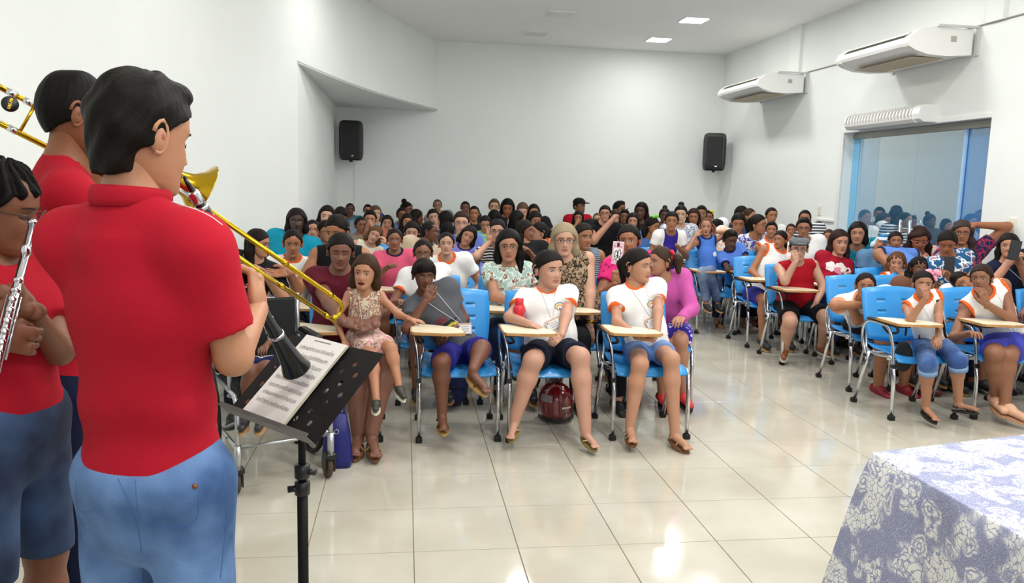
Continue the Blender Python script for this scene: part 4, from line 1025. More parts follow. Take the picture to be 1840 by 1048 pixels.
for zz in (.735, .685): MB().lathe([(.016, -.022), (.022, -.018), (.022, .018), (.016, .022)], V(base2[0], base2[1], zz), 16).tube([V(base2[0], base2[1], zz), V(base2[0]+.04*(1 if zz > .7 else -1), base2[1]-.01, zz)], .010, 10).out('clamp_knob', BLACKP, t, True)
for k in range(3):
    a = k*2.094+.5; d_ = V(math.cos(a), math.sin(a), 0); MB().tube([V(base2[0], base2[1], .30), V(base2[0], base2[1], .12)+d_*.17, V(base2[0], base2[1], .012)+d_*.33], .009, 8).out('leg', BLK, t, True)
def sheets(cx, cy, w, h, rot, z, n, lab, nm='sheet_music', title=True):
    Rr = Rm@np.array(Matrix.Rotation(rot, 3, 'Z')); c0 = ctr+e1*cx+e2*cy+nn*z; t = thing(nm, lab, 'sheet music', c0)
    for i in range(n):
        j = random.Random(i*7+int(w*1000)); q = Rr@np.array(Matrix.Rotation(j.uniform(-.03, .03), 3, 'Z'))
        MB().box(nn*(.0016*i)+e1*j.uniform(-.003, .003)-e2*j.uniform(0, .004), (w, h, .0012), q).out('page', mat('page', 'eceae4', .8) if i == n-1 else mat('page_edge', 'd6d0bd', .85), t)
    zt = nn*(.0016*(n-1)+.0008); s_ = MB()
    X, Y = Rr[:, 0], Rr[:, 1]
    for r in range(8):
        y = h*(.36-.098*r)
        for l in range(5): s_.box(zt+Y*(y-.0022*l), (w*.84, .0004, .0002), Rr)
        rr = random.Random(r)
        for k in range(26):
            if rr.random() < .62: x = w*(-.40+.8*k/25); yy = y-.0022*rr.uniform(-1, 5); s_.box(zt+X*x+Y*yy, (.0024, .0018, .0003), Rr).box(zt+X*(x+.001)+Y*(yy+.003), (.0004, .006, .0003), Rr)
    if title:
        for k in range(14): s_.box(zt+Y*(h*.455)+X*(-.045+.0065*k), (.0045, .0035, .0003), Rr)
    s_.out('printed_music', INK, t)
    return t
sheets(-.035, .008, .225, .285, -.02, .004, 7, 'stack of printed sheet music lying open on music stand')
# ------------------------------------------------------------------ wheelchair, bags, floor things
WC = mat('silver_paint', 'b9bcbf', .3, .8); t = thing('wheelchair', 'silver wheelchair with dark casters behind the music stand', 'wheelchair', (-.70, 4.24, 0), .42); o_ = V(-.74, 4.35, 0)
for s in (-1, 1):
    x = s*.235
    b = MB(); b.tube(curve_pts([(x, .30, .92), (x, .28, .5), (x, .28, .28)], 3), .012, 8); b.tube([(x, .28, .50), (x, -.22, .50), (x, -.27, .46), (x, -.27, .14)], .012, 8); b.tube([(x, .28, .24), (x, -.24, .24)], .012, 8)
    b.tube(curve_pts([(x, .28, .70), (x, -.08, .70), (x, -.12, .66), (x, -.12, .5)], 3), .011, 8); b.out('side_frame', WC, t, True)
    MB().box((x, .06, .73), (.05, .30, .03), None, .01).out('armrest', BLACKP, t)
    w = thing('m', 'm', 'm'); bpy.data.objects.remove(w)
    b = MB(); b.tube([(x*1.18, .24+.29*math.cos(a), .30+.29*math.sin(a)) for a in np.linspace(0, 2*PI, 28)[:-1]], .014, 8, True); wh = b.out('rear_wheel', RUBBER, t, True)
    b = MB()
    for k in range(12): a = k*PI/6; b.tube([(x*1.18, .24, .30), (x*1.18, .24+.28*math.cos(a), .30+.28*math.sin(a))], .0018, 4)
    b.tube([(x*1.18+s*.03, .24+.26*math.cos(a), .30+.26*math.sin(a)) for a in np.linspace(0, 2*PI, 28)[:-1]], .008, 6, True); b.out('spokes', CHROME, wh, True)
    b = MB(); b.tube([(x, -.27, .26), (x, -.27, .14)], .018, 10); fk = b.out('caster_stem', WC, t, True); MB().box((x, -.25, .13), (.06, .07, .04), None, .01).box((x-.024, -.24, .085), (.008, .04, .09)).box((x+.024, -.24, .085), (.008, .04, .09)).out('caster_fork', BLACKP, fk)
    MB().lathe([(.0, -.014), (.055, -.014), (.064, -.009), (.064, .009), (.055, .014), (0, .014)], (x, -.215, .065), 20, (1, 0, 0)).out('caster_wheel', mat('worn_rubber', '4b3a2c', .6), fk, True)
MB().box((0, .03, .49), (.44, .46, .03), None, .01).out('seat', mat('black_fabric', '141416', .8), t); MB().box((0, .29, .70), (.44, .025, .40), None, .01).out('backrest', mat('black_fabric', '141416', .8), t)
MB().tube([(-.23, -.05, .46), (.23, .10, .24)], .009, 7).tube([(.23, -.05, .46), (-.23, .10, .24)], .009, 7).tube([(-.23, -.24, .24), (.23, -.24, .24)], .009, 7).out('cross_brace', WC, t, True)
t = thing('tote_bag', 'navy blue bag standing on floor beside the wheelchair', 'bag', (-.36, 4.30, 0)); b = MB()
P = [(.075, .045, 0), (.085, .05, .04), (.07, .04, .2), (.05, .018, .30)]; v = []; n = 12
for hx, hy, z in P:
    for k in range(n): a = 2*PI*k/n; v.append((hx*np.sign(math.cos(a))*abs(math.cos(a))**.5, hy*np.sign(math.sin(a))*abs(math.sin(a))**.5, z))
b.add(v, [tuple(range(n-1, -1, -1)), tuple(range(3*n, 4*n))]+[(i*n+k, i*n+(k+1) % n, (i+1)*n+(k+1) % n, (i+1)*n+k) for i in range(3) for k in range(n)]); b.out('body', mat('navy_leather', '14186a', .45, bump=.2), t, True)
MB().tube(curve_pts([(-.04, 0, .29), (-.03, 0, .38), (.03, 0, .38), (.04, 0, .29)], 5), .006, 7).out('handle', mat('navy_leather', '14186a', .45), t, True); MB().tube([(.012*math.cos(a)+.0, -.045, .21+.012*math.sin(a)) for a in np.linspace(0, 2*PI, 13)[:-1]], .0025, 6, True).out('metal_ring', SILVER, t, True)
# helmet
hp = atz(1002, 762, 0)+V(0, .10, 0); t = thing('motorcycle_helmet', 'dark red motorcycle helmet on floor under the front row chair', 'helmet', hp); HR = mat('red_gloss', '7d0f12', .15, coat=.8, h2='5e0a0e', scale=3)
S = SDF(); S.ell((0, 0, .135), (.118, .135, .125), None, .02, [(V(0, 0, .015), V(0, 0, -1))]); S.ell((0, -.03, .07), (.105, .115, .07), None, .03, [(V(0, 0, .015), V(0, 0, -1))]); v, q = S.build(.007); link('shell', mesh(v, q), [HR], t, True)
def band(z0, z1, a0, a1, m, nm, k=1.02):
    b = MB(); P = []
    for i in range(13):
        a = a0+(a1-a0)*i/12
        for z in np.linspace(z0, z1, 5): r = math.sqrt(max(0, 1-((z-.135)/.125)**2)) if z > .1 else .97; P.append((.118*r*math.sin(a)*k, -.137*r*math.cos(a)*k, z))
    b.add(P, [(i*5+j, (i+1)*5+j, (i+1)*5+j+1, i*5+j+1) for i in range(12) for j in range(4)]); b.out(nm, m, t, True)
band(.075, .085, -1.2, 1.2, SILVER, 'stripe'); band(.10, .122, .15, .75, mat('cream_paint', 'd9d2c0', .3), 'vent_panel', 1.03); band(.15, .195, -1.2, -.4, mat('grey_print', '8d8588', .3), 'wing_print'); band(.02, .05, -1.5, 1.5, BLACKP, 'lower_rim')
MB().lathe([(0, 0), (.012, .001), (.012, .004), (0, .005)], (.045, -.128, .07), 14, (.3, -1, 0)).out('round_button', SILVER, t, True)
sp = MB(); 
for i in range(14): a = i*2.4; sp.tube([(0.01*math.cos(a), .01*math.sin(a), .25), (.04*math.cos(a), .035*math.sin(a), .272+.01*(i % 3))], .005, 5)
sp.out('spiky_crest', mat('brown_rubber', '4a3524', .6), t, True)
# table and cloth
t = thing('table', 'rectangular table hidden under the lace cloth', 'table', (1.9, 1.9, 0)); Ac = V(1.47, 2.245, 0); U1 = V(.976, .217, 0); U2 = V(.02, -1, 0); LX, LY = 1.5, 1.25; tO = V(1.9, 1.9, 0)
q = [Ac+U1*.01+U2*.01, Ac+U1*(LX-.01)+U2*.01, Ac+U1*(LX-.01)+U2*(LY-.01), Ac+U1*.01+U2*(LY-.01)]
MB().prism([(p-tO)[:2] for p in q][::-1], .725, .752).out('table_top', mat('table_wood', '8a6a48', .5), t)
for p in (Ac+U1*.1+U2*.1, Ac+U1*(LX-.1)+U2*.1, Ac+U1*(LX-.1)+U2*(LY-.1), Ac+U1*.1+U2*(LY-.1)): MB().box(p-tO+V(0, 0, .362), (.05, .05, .725), None, .005).out('leg', mat('table_wood', '8a6a48', .5), t)
def lace():
    m = bpy.data.materials.new('lace_cloth'); m.use_nodes = True; N = m.node_tree.nodes; L = m.node_tree.links; b = N['Principled BSDF']; b.inputs['Roughness'].default_value = .9
    tc = N.new('ShaderNodeTexCoord'); mp = N.new('ShaderNodeNewGeometry')
    n0 = N.new('ShaderNodeTexNoise'); n0.inputs['Scale'].default_value = 11; n0.inputs['Detail'].default_value = 3; L.new(tc.outputs['Object'], n0.inputs['Vector'])
    vm = N.new('ShaderNodeVectorMath'); vm.operation = 'SCALE'; vm.inputs['Scale'].default_value = .10; L.new(n0.outputs['Color'], vm.inputs[0]); va = N.new('ShaderNodeVectorMath'); va.operation = 'ADD'; L.new(vm.outputs[0], va.inputs[0]); L.new(tc.outputs['Object'], va.inputs[1])
    v1 = N.new('ShaderNodeTexVoronoi'); v1.inputs['Scale'].default_value = 12; L.new(va.outputs[0], v1.inputs['Vector'])
    v2 = N.new('ShaderNodeTexVoronoi'); v2.inputs['Scale'].default_value = 46; v2.feature = 'DISTANCE_TO_EDGE'; L.new(va.outputs[0], v2.inputs['Vector'])
    v3 = N.new('ShaderNodeTexVoronoi'); v3.inputs['Scale'].default_value = 260; v3.feature = 'DISTANCE_TO_EDGE'; L.new(tc.outputs['Object'], v3.inputs['Vector'])
    n1 = N.new('ShaderNodeTexNoise'); n1.inputs['Scale'].default_value = 7; n1.inputs['Detail'].default_value = 2; L.new(tc.outputs['Object'], n1.inputs['Vector'])
    def cr(src, a, c): r = N.new('ShaderNodeMapRange'); r.inputs[1].default_value = a; r.inputs[2].default_value = c; L.new(src, r.inputs[0]); return r.outputs[0]
    def mth(op, a, c): r = N.new('ShaderNodeMath'); r.operation = op; L.new(a, r.inputs[0]); (L.new(c, r.inputs[1]) if not isinstance(c, float) else setattr(r.inputs[1], 'default_value', c)); return r.outputs[0]
    petal = cr(v2.outputs['Distance'], .03, .07); ringw = N.new('ShaderNodeMath'); ringw.operation = 'SINE'; L.new(mth('MULTIPLY', v1.outputs['Distance'], 34.0), ringw.inputs[0])
    flower = cr(v1.outputs['Distance'], .52, .40); dens = mth('MULTIPLY', petal, flower); dens = mth('MULTIPLY', dens, cr(ringw.outputs[0], -1.3, .4)); dens = mth('MAXIMUM', dens, mth('MULTIPLY', cr(n1.outputs[0], .50, .56), petal)); mesh_ = cr(v3.outputs['Distance'], .10, .04)
    dens = mth('MAXIMUM', dens, mth('MULTIPLY', mesh_, .55))
    mx = N.new('ShaderNodeMix'); mx.data_type = 'RGBA'; v4 = N.new('ShaderNodeTexVoronoi'); v4.inputs['Scale'].default_value = 7; va4 = N.new('ShaderNodeMapping'); va4.inputs['Scale'].default_value = (1, 1, .5); L.new(tc.outputs['Object'], va4.inputs[0]); L.new(va4.outputs[0], v4.inputs['Vector']); dens = mth('MULTIPLY', dens, cr(v4.outputs['Distance'], .13, .17)); L.new(dens, mx.inputs[0]); mx.inputs[6].default_value = (*hexc('767da6'), 1); mx.inputs[7].default_value = (*hexc('e4e4e2'), 1); L.new(mx.outputs[2], b.inputs['Base Color'])
    bp = N.new('ShaderNodeBump'); bp.inputs['Strength'].default_value = .4; bp.inputs['Distance'].default_value = .002; L.new(dens, bp.inputs['Height']); L.new(bp.outputs[0], b.inputs['Normal']); return m
b = MB(); per = []; corners = [Ac, Ac+U1*LX, Ac+U1*LX+U2*LY, Ac+U2*LY]; outn = [nrm(V(-U2[0], -U2[1], 0)), nrm(U1), nrm(V(U2[0], U2[1], 0)), nrm(-U1)]
NS = 44
for k in range(4):
    a, c = corners[k], corners[(k+1) % 4]
    for i in range(NS): per.append((a+(c-a)*i/NS, outn[k], i/NS, k))
NP = len(per); v = []; NR = 18
for j in range(NR+1):
    w = j/NR
    for i, (p, on, u, k) in enumerate(per):
        cf = math.exp(-(min(u, 1-u)/.07)**2); no = nrm(outn[k]+(outn[k-1] if u < .5 else outn[(k+1) % 4])*cf)
        ph = i*.60; fl_ = .006+.0*w; amp = (.004+.028*w**.8)*(1-.5*cf)
        o2 = .003+(.055*w+amp*(math.sin(ph)+.5*math.sin(ph*.43+1))+cf*.10*w**.8)*(0 if j < 2 else 1)
        z = (.7575, .7535)[j] if j < 2 else .7575-.70*w; v.append(p+no*(o2 if j else .0)+V(0, 0, z))
f = [(j*NP+i, j*NP+(i+1) % NP, (j+1)*NP+(i+1) % NP, (j+1)*NP+i) for j in range(NR) for i in range(NP)]+[tuple(range(NP-1, -1, -1))]
o = b.add(v, f).out('tablecloth', lace(), None, True); o.data.polygons[len(f)-1].use_smooth = False; tag(o, 'white floral lace tablecloth draped over table in the lower right corner', 'tablecloth')
# ------------------------------------------------------------------ the audience
PP = []
def q(lab, x, y, d, H, ch=None, **k): PP.append((lab, x, y, d, H, ch, k))
LT, MD, DK, VD, PL = 'c9957a', 'a8704e', '7a4a33', '4a2c21', 'dba98f'
def pat(kind, a, b_, sc=30, c=None): return mat('print_fabric', a, .85, kind=kind, h2=b_, scale=sc, h3=c, bump=.2, bscale=90, spec=.2)
TH = {'kind': 'thong', 'c': 'cdb98c', 'sole': '8a7440'}; SA = {'kind': 'sandal', 'c': 'c9b27a', 'metal': .6, 'sole': '7a4f30'}
fb = {'d': V(0, -.1, 1), 'pose': 'flat'}
# front row, left block
q('woman in maroon shirt with closed eyes hugging toddler', 612, 452, 4.92, 62, (-.38, 4.93), pel=(-.40, 5.0), skin='7d5240', hair='pony', shirt='tee', sc='5a1526', pants='shorts', pc='161a2c', b=1.22, eyes='shut', mouth='smile', pitch=.14, roll=.05,
  arms={'a': (622, 586, -.38), 'b': (672, 584, -.36)}, hands={'a': {'d': V(.9, -.3, -.05), 'n': V(0, -.8, .6), 'pose': 'relax'}, 'b': {'d': V(-.9, -.3, -.1), 'n': V(0, -.8, .6), 'pose': 'relax'}}, legs={'a': ((640, 672, -.44), (644, 778, -.50)), 'b': ((694, 648, -.44), (668, 776, -.55))}, foot={'a': (-.1, -1, -.15), 'b': (.2, -1, -.25)}, shoes=SA)
q('toddler girl in floral dress, mouth open, on lap', 656, 490, 4.62, 60, 0, pel=(-.235, 4.72), seat=.585, skin='b57e60', hair='bob', hc='3a2718', shirt='tank', smat=pat('floral', 'd9c9ae', 'a2584e', 57, '6b5a50'), pants='skirt', pmat=pat('floral', 'd9c9ae', 'd98ba0', 51, '6b5a50'), mouth='open', yaw=-.25, roll=.08, shw=.088,
  arms={'a': (618, 612, -.05), 'b': (738, 574, -.12)}, poles={'a': V(-1, 0, -.2)}, hands={'b': {'d': V(1, -.1, -.15), 'pose': 'flat'}}, legs={'a': ((668, 640, -.28), (676, 716, -.40)), 'b': ((702, 626, -.26), (716, 690, -.34))}, foot={'a': (.0, -1, -.15), 'b': (.4, -1, -.35)}, shoes={'kind': 'shoe', 'c': '35352c', 'sole': 'dcd6bf'}, badge=(0, .22, .0))
q('small boy in grey T-shirt with hand over his mouth', 762, 494, 4.98, 56, (.333, 4.90), pel=(.36, 5.0), skin='6f4430', hair='fringe', shirt='tee', sc='5a5c62', pants='shorts', pc='2b2a86', yaw=.18, pitch=.12, gaze=.5,
  arms={'a': (765, 541, -.16), 'b': (806, 598, -.12)}, poles={'a': V(-.45, -.6, -.8)}, hands={'a': {'d': V(.35, .1, .9), 'n': V(-.2, -1, .2), 'pose': 'relax'}}, legs={'a': ((793, 652, -.40), (794, 742, -.42)), 'b': ((866, 626, -.36), (850, 664, -.52))}, foot={'a': (.05, -1, -.1), 'b': (.55, -.75, -.42)}, shoes={'kind': 'sandal', 'c': '4a3a2c', 'sole': 'b08850'}, badge=(.10, .28, -.5))
q('girl in white orange-trimmed shirt turning her head, black shorts', 986, 484, 5.0, 66, (.88, 4.88), pel=(.95, 5.0), skin='c1917a', hair='bun', shirt='tee', trim='ef6a2c', pants='shorts', pc='161c2e', b=1.58, yaw=.62, pitch=.02, gaze=.7, wide=1.08, shw=.145,
  arms={'a': (950, 582, -.26), 'b': (1006, 618, -.34)}, poles={'a': V(-.9, -.3, -.5), 'b': V(1, 0, -.5)}, hands={'a': {'d': V(.9, -.4, -.2), 'pose': 'relax'}, 'b': {'d': V(-.7, -.5, -.4), 'n': V(.2, -.8, .6)}}, legs={'a': ((958, 648, -.44), (926, 752, -.42)), 'b': ((1042, 642, -.44), (1052, 772, -.52))}, foot={'a': (-.35, -.9, -.35), 'b': (.35, -1, -.25)}, shoes=TH, badge=(.0, .46, .35))
q('girl in white orange-trimmed shirt seen in profile, denim shorts', 1146, 478, 5.0, 62, (1.53, 4.88), pel=(1.60, 5.0), skin='b8866a', hair='pony', shirt='tee', trim='ef6a2c', pants='short', pmat=mat('denim_light', '3d62a4', .85, kind='denim', h2='7d9ccc', bump=.3, bscale=220), yaw=.98, gaze=.4, wide=1.03, shw=.142, b=1.12,
  arms={'a': (1148, 606, -.32), 'b': (1180, 604, -.32)}, poles={'a': V(-1, 0, -.4), 'b': V(1, 0, -.4)}, hands={'a': {'d': V(.85, -.4, .1), 'n': V(0, -.8, .6)}, 'b': {'d': V(-.8, -.4, .1), 'n': V(0, -.8, .6), 'pose': 'grip'}}, legs={'a': ((1150, 655, -.44), (1132, 764, -.46)), 'b': ((1206, 646, -.44), (1212, 774, -.50))}, foot={'a': (-.12, -1, -.1), 'b': (.35, -1, -.2)}, shoes=SA, badge=(.03, .44, .22))
q('child in black shirt seated in the wheelchair', 424, 532, 4.42, 56, 0, pel=(-.74, 4.36), seat=.50, skin='6f4430', hair='short', shirt='tee', sc='17171a', pants='shorts', pc='1f2552', arms={'a': 'lap', 'b': (478, 622, -.2)}, legs={'a': ((450, 668, -.38), (440, 745, -.38)), 'b': ((478, 662, -.38), (470, 745, -.38))})
# second row left
q('girl in pink hooded jacket with red scrunchie whispering', 1187, 470, 5.42, 52, (1.80, 5.55), pel=(1.96, 5.62), notab=1, skin='b07c60', hair='sidepony', hc='3a2a20', shirt='long', sc='c2589f', pants='skirt', pmat=pat('dots', '39309a', 'd8c6ea', 28), yaw=-.95, gaze=-.3, arms={'a': (1160, 580, -.3), 'b': (1226, 570, -.28)}, legs={'a': ((1190, 618, -.40), (1190, 706, -.30)), 'b': ((1222, 612, -.40), (1228, 704, -.30))}, shoes={'kind': 'shoe', 'c': 'd93a3a', 'sole': '1c1c1e'})
q('woman with glasses, long black hair and mint floral blouse', 914, 443, 5.80, 57, (.78, 5.72), skin='b07d60', hair='long', hc='0e0c0c', gl='4a3d26', shirt='blouse', smat=pat('floral', 'a9c4b8', 'd9e2d8', 23, '9c4a34'), pants='jeans', pc='182544', b=1.18, arms={'a': (934, 548, -.28), 'b': (968, 560, -.25)}, poles={'a': V(-1, -.1, -.6)}, badge=(.06, .60, -.05), shoes={'kind': 'shoe', 'c': '1c1c1e'}, roll=-.03)
q('blonde woman with dark glasses and camouflage sleeveless top', 1014, 432, 5.72, 58, (1.35, 5.66), skin='c99a80', hair='bob', hc='93846a', gl='1a1614', shirt='tank', smat=pat('floral', '9c8468', '2c261e', 27, '5b4a38'), pants='jeans', pc='15151a', b=1.15, mouth='ajar', arms={'a': (1010, 560, -.2), 'b': (1060, 600, -.25)}, poles={'b': V(1, 0, -1)}, shoes={'kind': 'shoe', 'c': '1c1c1e'}, yaw=.08)
q('woman in pink dotted blouse taking a picture by phone', 1130, 432, 5.85, 55, (1.80, 5.90), pel=(1.80, 6.0), skin='a06a4c', hair='bun', shirt='blouse', smat=pat('dots', 'e0307c', '9c1f50', 26), pants='jeans', pc='1c2340', b=1.15, yaw=-.15, roll=-.06, arms={'a': (1106, 510, -.30), 'b': (1122, 512, -.26)}, poles={'a': V(-.5, -.2, -1), 'b': V(.7, 0, -1)}, hands={'a': {'d': V(.05, .0, 1), 'n': V(-.6, -.8, 0), 'pose': 'grip'}, 'b': {'d': V(-.1, 0, 1), 'n': V(.7, -.6, 0), 'pose': 'grip'}}, shoes={'kind': 'shoe', 'c': '1c1c1e'})
q('boy with glasses and white orange-trimmed shirt, hands clasped', 760, 455, 5.78, 46, (.20, 5.72), skin='8a5a40', hair='short', gl='17110f', shirt='tee', trim='ef6a2c', pants='shorts', pc='1d2140', arms={'a': (718, 542, -.25), 'b': (738, 546, -.25)}, shoes={'kind': 'shoe', 'c': '2a2a2c'})
q('woman in black sleeveless top stretching one arm out', 606, 415, 5.80, 54, (-.46, 5.76), skin='a8704e', hair='bun', shirt='tank', sc='121214', pants='jeans', pc='15151a', yaw=-.5, pitch=.25, arms={'a': (520, 490, -.30), 'b': 'lap'}, poles={'a': V(-.4, -.6, -.6)}, hands={'a': {'d': V(-1, -.1, -.1), 'n': V(.1, .6, -.8), 'pose': 'spread', 't': V(0, 0, 1)}}, b=1.1)
q('boy with white orange-collared shirt beside the trombone slide', 526, 438, 6.05, 47, (-.86, 6.0), skin='a8704e', hair='short', shirt='tee', trim='ef6a2c', pants='shorts', pc='1d2140', pitch=.1, wide=.95)
q('woman with glasses and long dark hair looking to right', 464, 438, 5.55, 46, (-1.22, 5.52), skin='b58263', hair='long', gl='5a4a3a', shirt='tee', sc='19191c', pants='jeans', pc='1b1d2c', yaw=1.05, pitch=.12, arms={'a': 'lap', 'b': (482, 500, -.25)})
# third row left and further
q('boy in pink polo shirt biting his lip', 709, 431, 6.75, 38, (-.05, 6.72), skin='8a5a40', hair='short', shirt='polo', sc='dc5c7c', trim='2a2238', pants='shorts', pc='18203c', arms={'a': (694, 482, -.3), 'b': 'lap'})
q('boy leaning forward in white shirt with wide orange collar', 802, 439, 6.45, 41, (.42, 6.55), skin='c1927a', hair='short', shirt='tee', trim='ef6a2c', pants='shorts', pc='1d2140', pitch=-.1, wide=.96)
q('woman smiling sideways with dark tied hair and patterned top', 1048, 426, 6.55, 48, (1.55, 6.60), skin='9a6848', hair='bun', shirt='tank', smat=pat('stripes', '23262c', '9aa8b8', 20), pants='jeans', pc='151a2c', mouth='grin', yaw=.5, b=1.1)
q('woman in striped black top resting her cheek on hand', 893, 416, 7.3, 42, (.92, 7.3), skin='c1927a', hair='bun', gl='2a201a', shirt='tee', smat=pat('stripes', '18181a', 'e4e4e4', 12), arms={'a': 'cheek', 'b': 'lap'}, hands={'a': fb}, pants='jeans', pc='15151a')
q('girl in lavender shirt tilting her head and laughing', 841, 425, 7.45, 36, (.55, 7.5), skin='b07c60', hair='bob', hc='15100e', shirt='tank', sc='7f83cf', trim='2a2c5c', pants='skirt', pc='e0389a', roll=.45, mouth='grin', arms={'a': 'fold', 'b': 'fold'})
q('profile of dark-skinned boy looking right in the third row', 772, 417, 7.5, 36, (.14, 7.5), skin='6f4430', hair='buzz', shirt='tee', sc='c9b59a', yaw=1.3, pants='shorts', pc='1d2140')
q('woman with glasses and swept-back brown hair in lilac cardigan', 829, 401, 8.2, 40, (.75, 8.25), skin='d0a088', hair='bun', hc='2e1d16', gl='3a2c24', shirt='long', sc='6c7cc8', pants='jeans', pc='1c2340')
q('girl with black ponytail whispering, white orange-trimmed shirt', 968, 418, 7.3, 36, (1.55, 7.4), skin='b88468', hair='pony', hc='120e0d', shirt='tee', trim='ef6a2c', yaw=-1.1, arms={'a': 'fold', 'b': 'fold'}, pants='shorts', pc='1d2140')
q('girl in black shirt facing right beside the whispering girl', 944, 415, 7.0, 36, (1.22, 7.0), skin='8a5a40', hair='long', shirt='tee', sc='141416', yaw=1.15, arms={'a': 'lap', 'b': (958, 462, -.2)}, pants='shorts', pc='141416')
q('dark-skinned woman in teal shirt with round white print', 533, 398, 7.1, 42, (-1.02, 7.6), skin='3f261d', hair='bob', hc='1c1012', shirt='tee', smat=cloth('1490ae'), pants='jeans', pc='1c2340', b=1.25)
q('small boy in white shirt beside woman in teal', 562, 413, 7.7, 33, (-.98, 8.35), skin='b88468', hair='short', shirt='tee', trim='ef6a2c', pants=None)
q('woman with dark hair and tilted pale face near left wall', 587, 389, 9.1, 35, (-.86, 9.15), skin='d0a088', hair='long', shirt='tee', sc='3a3c4c', roll=.12, pants=None)
q('child bending head forward, black hair, near left wall', 613, 389, 9.3, 32, (-.55, 9.5), skin=DK, hair='fringe', shirt='tee', sc='6a7c8c', pitch=.45, roll=-.15, pants=None)
q('boy in teal shirt sitting against the back wall', 629, 377, 12.2, 22, (-.72, 12.3), skin='5a3626', hair='buzz', shirt='tee', sc='2a7c90', pants=None)
q('child with sunglasses behind the woman in black', 585, 416, 7.2, 38, (-.50, 7.1), skin=MD, hair='short', gl='121212', shirt='tank', sc='efeeeb', yaw=.5, pants=None)
q('girl in cream top tilting her head with eyes closed', 673, 423, 7.9, 32, (-.30, 7.9), skin='c1927a', hair='bob', hc='5a3c26', shirt='tank', sc='e0d6c2', eyes='shut', roll=.5, mouth='smile', arms={'a': 'lap', 'b': (698, 438, -.1)}, pants='skirt', pc='d8cdb8')
q('boy with spiky hair near the left of the crowd', 665, 395, 9.6, 31, (-.42, 9.7), skin='b07c60', hair='spiky', shirt='tee', sc='a05a4a', arms={'a': 'lap', 'b': 'mouth'}, pants=None)
q('boy holding a hand before his mouth beside spiky-haired boy', 648, 405, 8.8, 29, (-.50, 8.8), skin=DK, hair='short', shirt='tee', sc='7a6a5c', arms={'a': 'lap', 'b': 'mouth'}, yaw=.4, pants=None)
q('child with a pale headband near the back wall', 675, 384, 11.4, 26, (-.38, 11.4), skin='c9a080', hair='long', hc='5a4430', shirt='tee', sc='8fa0a8', yaw=.3, pants=None)
q('child in back row behind spiky-haired boy, dark hair', 661, 379, 12.4, 22, (-.50, 12.6), skin=MD, hair='short', shirt='tee', sc='2f4a8c', pants=None)
q('laughing girl holding both cheeks near the back', 696, 401, 10.4, 26, (-.12, 10.5), skin='b07c60', hair='bob', shirt='tee', sc='5a6ca8', mouth='grin', arms={'a': 'cheek', 'b': 'cheek'}, pants=None)
q('boy in pale blue shirt in front of back wall', 722, 387, 11.6, 26, (-.05, 11.6), skin=DK, hair='short', shirt='tee', sc='6a80a8', yaw=.2, pants=None)
q('woman with large dark bun against the back wall', 731, 378, 12.4, 28, (.0, 12.5), skin=DK, hair='topbun', shirt='tee', sc='8a8c90', yaw=.8, pants=None)
q('girl looking aside in pale blue top near the back', 731, 399, 10.2, 27, (.10, 10.3), skin='a8704e', hair='long', shirt='tee', sc='9ab0c8', yaw=.2, pants=None)
q('dark-haired woman turned away near the back left', 749, 391, 11.0, 27, (.22, 11.1), skin=DK, hair='curly', shirt='tee', sc='18181c', yaw=1.8, pants=None)
q('woman with curly black hair lifting camera to her face', 740, 418, 8.3, 36, (.02, 8.35), skin='c1927a', hair='curly', shirt='long', sc='c9a0a4', arms={'a': 'mouth', 'b': 'mouth'}, pitch=.1, pants=None)
q('bald-looking boy with hair cropped short against back wall', 786, 370, 12.9, 22, (.45, 12.95), skin='9a7058', hair='buzz', hc='4a3a30', shirt='tee', sc='8c8e90', pants=None)
q('woman leaning her head sideways near the back left', 779, 391, 10.8, 29, (.42, 10.8), skin='c1927a', hair='bun', shirt='tee', sc='8a8c92', roll=-.2, pants=None)
q('person with bowed black hair next to leaning woman', 799, 397, 10.0, 32, (.55, 10.0), skin='b07c60', hair='bob', hc='0f0c0b', shirt='tee', sc='4a5060', yaw=-2.2, pants=None)
q('child with black hair turned away behind lilac cardigan', 806, 416, 9.1, 31, (.42, 9.1), skin=DK, hair='bob', hc='0f0c0b', shirt='tee', sc='404858', yaw=2.4, pants=None)
q('boy with black hair in back row, left of centre', 836, 374, 12.7, 23, (.92, 12.8), skin=DK, hair='short', shirt='tee', sc='33363c', pants=None)
q('boy in dark shirt peering over the rows', 852, 384, 11.7, 26, (.98, 11.8), skin=MD, hair='short', shirt='tee', sc='1c2028', pants=None)
q('boy in lime green shirt looking down', 872, 402, 10.0, 28, (1.02, 10.05), skin='b07c60', hair='short', shirt='tee', smat=pat('stripes', '8fd05a', '6fa8d0', 6), pitch=.35, eyes='low', pants=None)
q('woman with short brown hair at back wall', 888, 372, 12.5, 27, (1.38, 12.6), skin='c9a080', hair='quiff', hc='5a4430', shirt='tee', sc='7d7564', b=1.1, pants=None)
q('woman with long black hair and dark jacket at back wall', 912, 374, 12.2, 31, (1.58, 12.2), skin='9a6040', hair='long', hc='0f0c0b', shirt='long', sc='20232c', pitch=.2, pants=None)
q('child with black hair below the short-haired woman', 889, 393, 11.0, 29, (1.20, 11.0), skin=DK, hair='bob', hc='0f0c0b', shirt='tee', sc='2c2e36', yaw=2.6, pants=None)
q('woman with light brown hair looking down at the back', 939, 379, 12.0, 29, (1.85, 12.9), skin='d8aa94', hair='bun', hc='5a4634', shirt='tee', sc='d8a8a0', pitch=.35, eyes='low', pants=None)
q('woman in dark glasses near the middle of back wall', 959, 382, 12.0, 28, (2.15, 12.3), skin='b07c60', hair='long', gl='121212', shirt='tee', sc='1c1c20', yaw=.1, pants=None)
